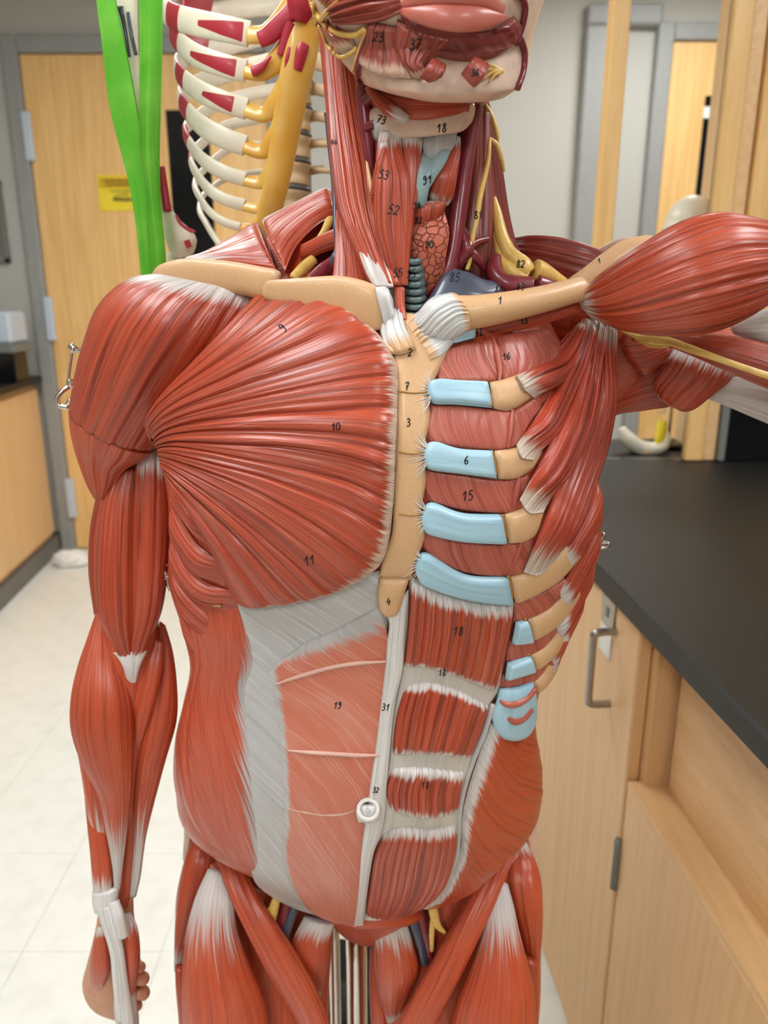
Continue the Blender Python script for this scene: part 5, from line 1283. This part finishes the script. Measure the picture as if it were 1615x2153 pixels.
for L, r in (([(776, 62), (764, 92), (754, 130), (752, 160), (758, 180)], .0022), ([(1085, -20), (1104, 10), (1100, 50), (1086, 90), (1088, 76)], .0020), ([(1040, 66), (1066, 60), (1084, 72), (1088, 90)], .002), ([(1094, 78), (1103, 110), (1100, 150), (1088, 186)], .0022)):
    surf_line('facial_artery', L, r, 'artery', fig, HB, lift=.004, n=30)

# ---- thighs
SP_('thigh_core', [(400, 1760, 690, 1860, .70), (372, 1880, 690, 1930, .69), (374, 2000, 690, 2010, .68), (380, 2150, 690, 2150, .66), (420, 2350, 670, 2350, .67), (470, 2500, 640, 2500, .70), (490, 2640, 640, 2640, .74), (530, 2760, 620, 2760, .76)], 'muscle2', ratio=.6, n=70)
SP_('thigh_core', [(800, 1880, 1110, 1760, .70), (785, 1930, 1134, 1880, .69), (785, 2010, 1136, 2000, .68), (785, 2150, 1130, 2150, .66), (810, 2350, 1090, 2350, .67), (850, 2500, 1030, 2500, .70), (860, 2640, 1020, 2640, .74), (890, 2760, 990, 2760, .76)], 'muscle2', ratio=.6, n=70)
SP_('tensor_fasciae_latae', [(412, 1748, 440, 1762, .690), (390, 1800, 452, 1815, .672), (374, 1870, 436, 1885, .660), (368, 1940, 408, 1955, .655), (366, 2005, 386, 2015, .655), (366, 2040, 376, 2045, .655)], 'muscle2', ratio=.8, n=50, n_c=80, tend=(.06, .16), fib=.0009)
SP_('rectus_femoris', [(438, 1825, 476, 1838, .650), (410, 1890, 490, 1890, .634), (392, 1960, 500, 1960, .622), (384, 2040, 530, 2040, .612), (384, 2120, 560, 2120, .606), (392, 2260, 570, 2260, .60), (410, 2420, 560, 2420, .60)], 'muscle2', ratio=.55, n=80, n_c=120, tend=(.20, 0), fib=.0009)
SP_('vastus_lateralis', [(368, 2030, 392, 2035, .640), (370, 2080, 402, 2080, .634), (376, 2150, 410, 2150, .63), (384, 2280, 420, 2280, .63)], 'muscle', ratio=.9, n=30)
SP_('iliopsoas', [(500, 1820, 560, 1850, .668), (520, 1880, 590, 1900, .660), (560, 1950, 610, 1950, .655), (590, 2020, 630, 2020, .652)], 'muscle2', ratio=.5)
SP_('sartorius', [(440, 1768, 478, 1790, .672), (456, 1810, 512, 1826, .650), (480, 1880, 552, 1896, .630), (518, 1960, 602, 1970, .616), (566, 2050, 654, 2056, .608), (615, 2130, 690, 2140, .606), (660, 2230, 710, 2240, .608)], 'muscle2', ratio=.4, n=60, n_c=90, fib=.0010)
SP_('pectineus', [(640, 1926, 704, 1940, .640), (618, 1970, 694, 1975, .634), (604, 2010, 690, 2015, .63), (620, 2060, 682, 2060, .632), (645, 2100, 672, 2100, .636)], 'muscle2', ratio=.5, tend=(.2, .1), n=40, fib=.0008)
SP_('adductor', [(680, 1960, 700, 1960, .66), (664, 2040, 694, 2040, .65), (650, 2120, 690, 2120, .645), (640, 2260, 690, 2260, .64)], 'muscle2', ratio=.8)
tube('femoral_nerve', [(582, 1885, .634), (576, 1910, .630), (572, 1945, .626)], [.004, .005, .003], 'nerve', fig, flat=.6, n=20)
tube('femoral_nerve', [(578, 1900, .630), (564, 1915, .629), (556, 1922, .63)], [.003, .002, .001], 'nerve', fig, flat=.6, n=16)
tube('femoral_artery', [(604, 1890, .640), (596, 1925, .634), (582, 1960, .63)], [.005, .0055, .005], 'artery', fig, n=24)
tube('femoral_vein', [(622, 1900, .640), (610, 1930, .634), (600, 1960, .63), (594, 1988, .63)], [.0048, .0055, .0055, .005], 'vein', fig, n=30)
SP_('tensor_fasciae_latae', [(1078, 1780, 1108, 1772, .690), (1062, 1830, 1134, 1835, .668), (1068, 1890, 1141, 1900, .655), (1092, 1960, 1140, 1965, .652), (1108, 2030, 1132, 2030, .655), (1114, 2060, 1126, 2060, .66)], 'muscle2', ratio=.8, n=50, n_c=80, tend=(.08, .06), fib=.0009)
SP_('rectus_femoris', [(1036, 1850, 1068, 1860, .650), (1022, 1910, 1080, 1905, .632), (1012, 1970, 1094, 1970, .620), (985, 2050, 1116, 2050, .610), (958, 2120, 1126, 2120, .604), (930, 2260, 1124, 2260, .60), (930, 2420, 1110, 2420, .60)], 'muscle2', ratio=.55, n=80, n_c=120, tend=(.18, 0), fib=.0009)
SP_('vastus_lateralis', [(1100, 2010, 1132, 2020, .640), (1100, 2080, 1132, 2080, .634), (1096, 2150, 1130, 2150, .63), (1090, 2280, 1122, 2280, .63)], 'muscle', ratio=.9, n=30)
SP_('iliopsoas', [(960, 1850, 1010, 1820, .664), (930, 1900, 985, 1880, .655), (915, 1960, 955, 1950, .652), (900, 2020, 935, 2020, .652)], 'muscle2', ratio=.5)
SP_('sartorius', [(1042, 1798, 1088, 1785, .672), (1005, 1850, 1068, 1835, .648), (960, 1930, 1040, 1905, .628), (916, 2010, 1002, 1985, .614), (872, 2090, 962, 2065, .606), (832, 2170, 918, 2150, .604), (800, 2260, 870, 2250, .606)], 'muscle2', ratio=.4, n=60, n_c=90, fib=.0010)
SP_('pectineus', [(788, 1940, 852, 1930, .640), (788, 1985, 868, 1980, .632), (790, 2040, 880, 2040, .628), (800, 2100, 862, 2090, .63), (815, 2150, 840, 2150, .634)], 'muscle2', ratio=.5, tend=(.2, .1), n=40, fib=.0008)
SP_('adductor', [(778, 1985, 800, 1985, .655), (776, 2060, 808, 2060, .648), (780, 2150, 830, 2150, .642), (790, 2280, 840, 2280, .64)], 'muscle2', ratio=.8)
tube('femoral_nerve', [(908, 1895, .632), (912, 1920, .626), (920, 1945, .622), (936, 1962, .624)], [.0042, .005, .0035, .0015], 'nerve', fig, flat=.6, n=24)
tube('femoral_nerve', [(912, 1925, .625), (908, 1960, .622), (908, 2000, .622)], [.0035, .003, .002], 'nerve', fig, flat=.6, n=20)
tube('femoral_artery', [(882, 1905, .640), (892, 1945, .633), (902, 1985, .628), (906, 2010, .628)], [.005, .0055, .005, .004], 'artery', fig, n=30)
tube('femoral_vein', [(862, 1915, .640), (874, 1950, .634), (886, 1990, .63), (894, 2025, .63)], [.0045, .0052, .005, .0045], 'vein', fig, n=30)
# pubic mound, support pole and foot plate
SP_('pubic_muscle', [(700, 1925, 730, 1925, .625), (740, 1915, 750, 1950, .618), (790, 1915, 800, 1952, .618), (850, 1918, 856, 1945, .625), (880, 1915, 890, 1930, .635)], 'muscle2', ratio=.7)
pz = at(748, 1900, .735)
tube3('support_pole', [(pz[0], .735, .02), (pz[0], .735, .45), (pz[0], .735, pz[2])], 0.0125, 'chrome', fig, n=10, n_c=40, smooth=False, label='polished chrome support pole')
tube3('support_pole', [(pz[0] - .028, .755, .02), (pz[0] - .028, .755, .45), (pz[0] - .028, .755, pz[2])], 0.007, 'chrome', fig, n=10, n_c=30, smooth=False, label='thin chrome support rod')
box('stand_base', (pz[0] - .28, .50, 0.0005), (pz[0] + .28, .92, .03), 'black', fig, 0.01)

# ---- handwritten numbers on the figure
DIG = {
    '0': [[(.3, 1), (.08, .8), (.02, .45), (.12, .1), (.32, 0), (.5, .15), (.58, .5), (.5, .85), (.3, 1)]],
    '1': [[(.08, .62), (.42, 1), (.30, 0)]],
    '2': [[(.05, .78), (.2, .98), (.45, .92), (.5, .7), (.3, .35), (.02, .02), (.3, .08), (.55, .02)]],
    '3': [[(.05, .9), (.3, 1), (.48, .82), (.4, .62), (.2, .55), (.45, .45), (.52, .2), (.3, .0), (.02, .1)]],
    '4': [[(.3, 1), (.05, .45), (.3, .42), (.6, .5)], [(.45, .72), (.35, 0)]],
    '5': [[(.55, 1), (.2, .98), (.12, .58), (.35, .62), (.5, .4), (.4, .1), (.15, 0), (.0, .08)]],
    '6': [[(.45, 1), (.15, .65), (.05, .25), (.22, 0), (.45, .12), (.46, .38), (.28, .48), (.1, .32)]],
    '7': [[(.02, .92), (.3, 1), (.52, .95), (.2, 0)], [(.12, .5), (.5, .55)]],
    '8': [[(.5, .85), (.28, 1), (.1, .8), (.3, .55), (.5, .25), (.3, 0), (.06, .2), (.25, .5), (.5, .85)]],
    '9': [[(.5, .75), (.3, 1), (.1, .8), (.2, .58), (.45, .68), (.5, .8), (.42, .3), (.2, 0), (.02, .12)]],
    'I': [[(.25, 1), (.25, 0)], [(.05, 1), (.5, .98)], [(.05, 0), (.48, .02)]],
}
def ink_number(text, u, v, h, dg, tilt=8):
    w = 0.62 * h
    tot = w * len(text)
    ca, sa = math.cos(math.radians(tilt)), math.sin(math.radians(tilt))
    O = Vector((0, 0, CAMZ))
    strokes = []; par = None
    for k, ch in enumerate(text):
        for st_ in DIG[ch]:
            L = resample([(x, y) for x, y in st_], 5 * len(st_), len(st_) > 3)
            pts = []
            for x, y in L:
                lx = -tot / 2 + k * w + x * h * .85 + (y - .5) * h * .12
                ly = -(y - .5) * h
                r = ray(u + lx * ca + ly * sa, v - lx * sa + ly * ca)
                hit = scene.ray_cast(dg, O, Vector(r).normalized())
                if not hit[0]: continue
                if par is None: par = hit[4]
                p = np.array(hit[1]); n_ = np.array(hit[2])
                pts.append(p - r / np.linalg.norm(r) * 0.0002)
            if len(pts) > 2: strokes.append(np.array(pts))
    if par is None: return
    while par.parent is not None and par.parent is not fig: par = par.parent
    V = []; Q = []; o = 0
    for P in strokes:
        T_ = np.gradient(P, axis=0); T_ /= np.linalg.norm(T_, axis=1, keepdims=True) + 1e-9
        view = np.array((0, 0, CAMZ)) - P; view /= np.linalg.norm(view, axis=1, keepdims=True)
        S = np.cross(T_, view); S /= np.linalg.norm(S, axis=1, keepdims=True) + 1e-9
        hw = 0.00042
        ring = [P + S * hw, P + view * .00035, P - S * hw, P - view * .0006]
        m_ = len(P)
        V += ring
        for a in range(4):
            b = (a + 1) % 4
            i = np.arange(m_ - 1)
            Q.append(np.stack((o + a * m_ + i, o + b * m_ + i, o + b * m_ + i + 1, o + a * m_ + i + 1), -1))
        o += 4 * m_
    make_mesh('ink_number', np.concatenate(V), np.concatenate(Q)[:, ::-1], mat='ink', parent=par, origin=org(fig), smooth=False, label='black handwritten number ' + text)

bpy.context.view_layer.update()
DG_ = bpy.context.evaluated_depsgraph_get()
for a in (('9', 595, 688, 20, 60), ('10', 707, 897, 16, 8), ('11', 652, 1178, 20, 15), ('2', 863, 741, 16, 5), ('7', 857, 812, 16, 5), ('3', 860, 888, 16, 5), ('4', 818, 1265, 15, 5), ('6', 982, 967, 17, 5),
          ('15', 985, 1042, 20, 5), ('18', 965, 1327, 18, 0), ('18', 931, 1414, 14, 0), ('18', 895, 1651, 14, 0), ('19', 711, 1483, 14, 0), ('31', 812, 1487, 14, -5), ('32', 791, 1661, 11, -5), ('1', 1053, 631, 15, 5),
          ('5I', 1008, 699, 15, 10), ('13', 1103, 675, 12, 10), ('83', 1096, 603, 15, 0), ('84', 1050, 608, 13, 0), ('82', 1096, 555, 15, 0), ('85', 958, 583, 18, 0), ('95', 866, 575, 16, 5), ('55', 838, 573, 17, 5),
          ('52', 829, 441, 20, -10), ('53', 808, 367, 18, -10), ('90', 904, 514, 14, 0), ('91', 900, 378, 17, 10), ('94', 878, 432, 13, 0), ('92', 881, 463, 13, 0), ('18', 930, 269, 18, 5), ('73', 803, 252, 16, -15),
          ('23', 797, 78, 20, -5), ('37', 875, 93, 22, 0), ('36', 1000, 152, 14, 0), ('81', 1007, 451, 16, 10), ('1', 1261, 548, 10, 20), ('44', 703, 299, 11, 0), ('16', 1066, 749, 14, 10)):
    ink_number(*a[:4], DG_, a[4])

# ================================================================== SKELETON BEHIND THE FIGURE
skx = at(630, 300, 1.10)[0]
sk = thing('skeleton_model', 'white hanging skeleton model with red painted ribs and amber cartilage behind the figure', 'anatomical model', (skx, 1.10, 0))
def rect_paint(t0, t1, tris=()):  # painted muscle areas along a rib
    def f(u, ph):
        a = ((u > t0) & (u < t1)).astype(float)
        w = np.sin(ph)
        for s0_, s1_, k in tris:
            q = np.clip((u - s0_) / (s1_ - s0_), 0, 1)
            if k < 0: q = 1 - q
            a = np.maximum(a, np.clip(.5 + (.2 + .55 * q - np.abs(w)) * 3, 0, 1) * ((u > s0_) & (u < s1_)))
        return a
    return f
YF, YL = .85, .93
ribs = [
    ([(525, 72, YF), (470, 60, YF), (400, 45, .87), (360, 32, .90), (342, 8, .95), (400, -30, 1.02), (600, -60, 1.07)], 21, rect_paint(.235, .325, [(.02, .15, -1)])),
    ([(518, 150, YF), (470, 138, YF), (415, 118, .86), (378, 90, .89), (360, 62, .93), (378, 42, 1.0), (450, 26, 1.05), (600, 8, 1.08)], 19, rect_paint(.26, .36, [(.03, .17, -1)])),
    ([(520, 230, YF), (470, 214, YF), (420, 192, .86), (386, 166, .89), (371, 142, .93), (386, 124, 1.0), (450, 104, 1.05), (600, 64, 1.08)], 18, rect_paint(.24, .33, [(.04, .13, -1)])),
    ([(517, 307, YF), (470, 290, YF), (424, 264, .86), (394, 234, .89), (378, 206, .93), (394, 190, 1.0), (460, 160, 1.05), (600, 122, 1.08)], 18, rect_paint(.24, .33)),
    ([(517, 378, YF), (470, 362, YF), (432, 340, .86), (406, 312, .89), (390, 280, .93), (402, 258, 1.0), (470, 214, 1.06), (605, 182, 1.09)], 13, rect_paint(.28, .40)),
    ([(515, 432, YF), (470, 418, YF), (437, 396, .86), (414, 366, .89), (402, 336, .93), (414, 312, 1.0), (480, 264, 1.06), (608, 240, 1.09)], 11, rect_paint(.34, .42)),
    ([(506, 478, YF), (470, 466, YF), (442, 446, .86), (422, 418, .89), (410, 388, .93), (426, 360, 1.0), (490, 312, 1.06), (610, 300, 1.09)], 8, None),
    ([(475, 530, YF), (452, 500, .86), (434, 470, .89), (420, 438, .93), (436, 402, 1.0), (500, 368, 1.06), (612, 356, 1.09)], 6, None),
]
for pts, hp, fn in ribs:
    tall = hp * .00056
    tube3('rib', [at(*p) for p in pts], 0.0032, 'whitebone', sk, n=200, n_c=48, flat=tall / .0032, updir=(0, 0, 1), attr_fn=fn)
    # matching rib on the other side of the chest
    q = []
    for (u, v, Y) in pts[2:][::-1]:
        q.append((skx * 2 - at(u, v, Y)[0], Y, at(u, v, Y)[2]))
    tube3('rib', q, 0.0032, 'vert', sk, n=70, n_c=18, flat=tall / .0032, updir=(0, 0, 1))
ster = tube('sternum', [(640, -40, .845), (640, 40, .842), (632, 110, .84), (616, 190, .84), (604, 260, .84), (592, 330, .84), (578, 400, .84), (562, 460, .845), (545, 505, .85)], [.016, .017, .0165, .0155, .0145, .0135, .0125, .011, .005], 'amber', sk, n=70, n_c=28, flat=.45)
for pts, r in (([(522, 74, YF), (560, 70, .845), (600, 42, .842), (636, 6, .842)], .0095), ([(516, 150, YF), (552, 152, .846), (590, 122, .843), (625, 92, .843)], .0085), ([(518, 231, YF), (556, 240, .846), (588, 212, .843), (612, 185, .843)], .0085), ([(515, 308, YF), (552, 318, .846), (582, 288, .843), (602, 262, .843)], .008), ([(515, 379, YF), (548, 384, .846), (574, 358, .843), (592, 330, .843)], .0066), ([(513, 433, YF), (545, 438, .846), (566, 418, .843), (580, 392, .843)], .006), ([(504, 479, YF), (530, 478, .846), (550, 462, .845), (564, 445, .845)], .005)):
    tube('costal_cartilage', pts, [r, r, r * 1.35, r * 1.8], 'amber', sk, n=40, n_c=20, flat=.5)
for pts, r in (([(640, -30, .832), (634, 10, .832), (628, 45, .833)], [.013, .014, .008]), ([(628, 10, .833), (598, 42, .835), (570, 70, .838), (546, 84, .841)], [.008, .0085, .009, .008]), ([(612, 48, .834), (602, 85, .835), (592, 118, .836)], [.006, .0055, .005]), ([(611, 100, .833), (606, 122, .833), (600, 144, .833)], [.0025, .003, .001]), ([(640, 92, .834), (634, 110, .833), (626, 148, .834)], [.005, .006, .0045]), ([(570, 118, .836), (550, 140, .838), (530, 150, .841)], [.001, .004, .0055])):
    tube('painted_mark', pts, r, 'crimson', ster, n=30, n_c=18, flat=.5, label='crimson painted muscle mark')
# spine
vs = 60
k = 0
while vs < 1000:
    u = 634 - 22 * min(1.0, (vs - 60) / 440)
    r = .0155 + .008 * min(1.2, (vs - 60) / 440)
    a = at(u, vs, 1.08); b = at(u - 2, vs + 44, 1.08)
    tube3('vertebra', [a, a * .8 + b * .2, (a + b) / 2, a * .2 + b * .8, b], [r, r * .97, r * .88, r * .97, r], 'vert', sk, n=16, n_c=28)
    c_ = at(u - 2, vs + 45, 1.08); d_ = at(u - 3, vs + 58, 1.08)
    tube3('disc', [c_, (c_ + d_) / 2, d_], [r * 1.0, r * 1.1, r * 1.0], 'disc', sk, n=10, n_c=28)
    tube3('spinous_process', [(a + b) / 2 + [0, .012, 0], (a + b) / 2 + [0, .05, -.03]], [.006, .004], 'vert', sk, n=8, n_c=12)
    for sx in (-1, 1):
        tube3('transverse_process', [(a + b) / 2 + [sx * .010, .008, .004], (a + b) / 2 + [sx * .036, .022, .010]], [.006, .005], 'vert', sk, n=8, n_c=12)
    vs += 57
# scapula
sheet('scapula', [[(392, -40, 1.0), (450, -60, 1.04)], [(388, 30, .99), (446, 20, 1.05)], [(384, 70, .985), (442, 60, 1.05)], [(400, 104, .99), (436, 100, 1.04)], [(418, 118, 1.0), (428, 118, 1.02)]], 'crimson', sk, n=24, m=24, t=.002, back=.004, fib=0)
# humerus hanging at the side, forearm below it
hum = spindle('humerus', [(205, -120, 285, -120, .86), (215, -70, 288, -70, .85), (232, 0, 289, 0, .845), (248, 80, 290, 80, .84), (263, 150, 293, 150, .838), (277, 220, 300, 220, .836), (296, 290, 318, 290, .836), (318, 370, 340, 370, .836), (334, 430, 358, 430, .836), (344, 465, 378, 462, .836), (346, 492, 404, 486, .838), (352, 515, 414, 508, .84), (362, 535, 408, 530, .845)], 'whitebone', sk, ratio=.8, n=60, n_c=36, fib=0)
tube('painted_mark', [(253, 14, .826), (262, 60, .824), (272, 120, .824)], [.003, .0018, .0016], 'vein', hum, n=24, flat=.5, label='blue painted muscle mark')
tube('painted_mark', [(269, 26, .825), (276, 70, .823), (286, 116, .824)], [.0018, .0018, .0018], 'vein', hum, n=24, flat=.5, label='blue painted muscle mark')
tube('painted_mark', [(340, 350, .830), (346, 400, .830), (352, 444, .829)], [.003, .004, .0045], 'crimson', hum, n=24, flat=.5, label='crimson painted muscle mark')
tube('painted_mark', [(370, 452, .832), (384, 475, .832), (410, 488, .834)], [.001, .0022, .0015], 'crimson', hum, n=24, flat=.6, label='crimson painted muscle mark')
tube('painted_mark', [(392, 505, .828), (398, 520, .829)], [.003, .003], 'crimson', hum, n=10, flat=.6, label='crimson painted muscle mark')
spindle('forearm_bone', [(350, 530, 384, 530, .85), (355, 600, 380, 600, .85), (352, 800, 372, 800, .85), (348, 1000, 370, 1000, .85), (346, 1060, 372, 1060, .85)], 'whitebone', sk, fib=0, ratio=.9)
tube3('stand_pole', [(skx, 1.14, .03), (skx, 1.14, 1.0), (skx, 1.14, 1.78)], .011, 'steel', sk, n=8, n_c=24, smooth=False)
tube3('stand_foot', [(skx, 1.14, .001), (skx, 1.14, .03)], .22, 'black', sk, n=6, n_c=48, smooth=False)

# green ribbon over the arm bone
rbn = thing('green_ribbon', 'bright lime green cloth ribbon draped over the skeleton arm bone', 'ribbon', tuple(at(325, 575, .80)))
sheet('ribbon_band', [[(200, -60, .815), (238, -60, .815)], [(203, 0, .812), (243, 0, .81)], [(216, 100, .81), (264, 100, .806)], [(228, 205, .812), (284, 205, .804)], [(243, 275, .812), (298, 280, .805)], [(268, 370, .812), (326, 372, .806)], [(286, 470, .812), (334, 472, .807)], [(298, 590, .814), (340, 590, .81)]], 'ribbon', rbn, base=None, n=50, m=24, t=.001, back=.0012, fib=.0012, freq=5)
sheet('ribbon_band', [[(292, -60, .812), (342, -60, .814)], [(292, 0, .808), (342, 0, .811)], [(293, 120, .802), (341, 120, .808)], [(292, 240, .798), (338, 240, .806)], [(296, 330, .797), (336, 330, .804)], [(308, 420, .798), (338, 420, .803)], [(312, 500, .799), (346, 500, .803)], [(318, 590, .80), (352, 590, .804)]], 'ribbon', rbn, base=None, n=50, m=24, t=.001, back=.0012, fib=.0014, freq=5)
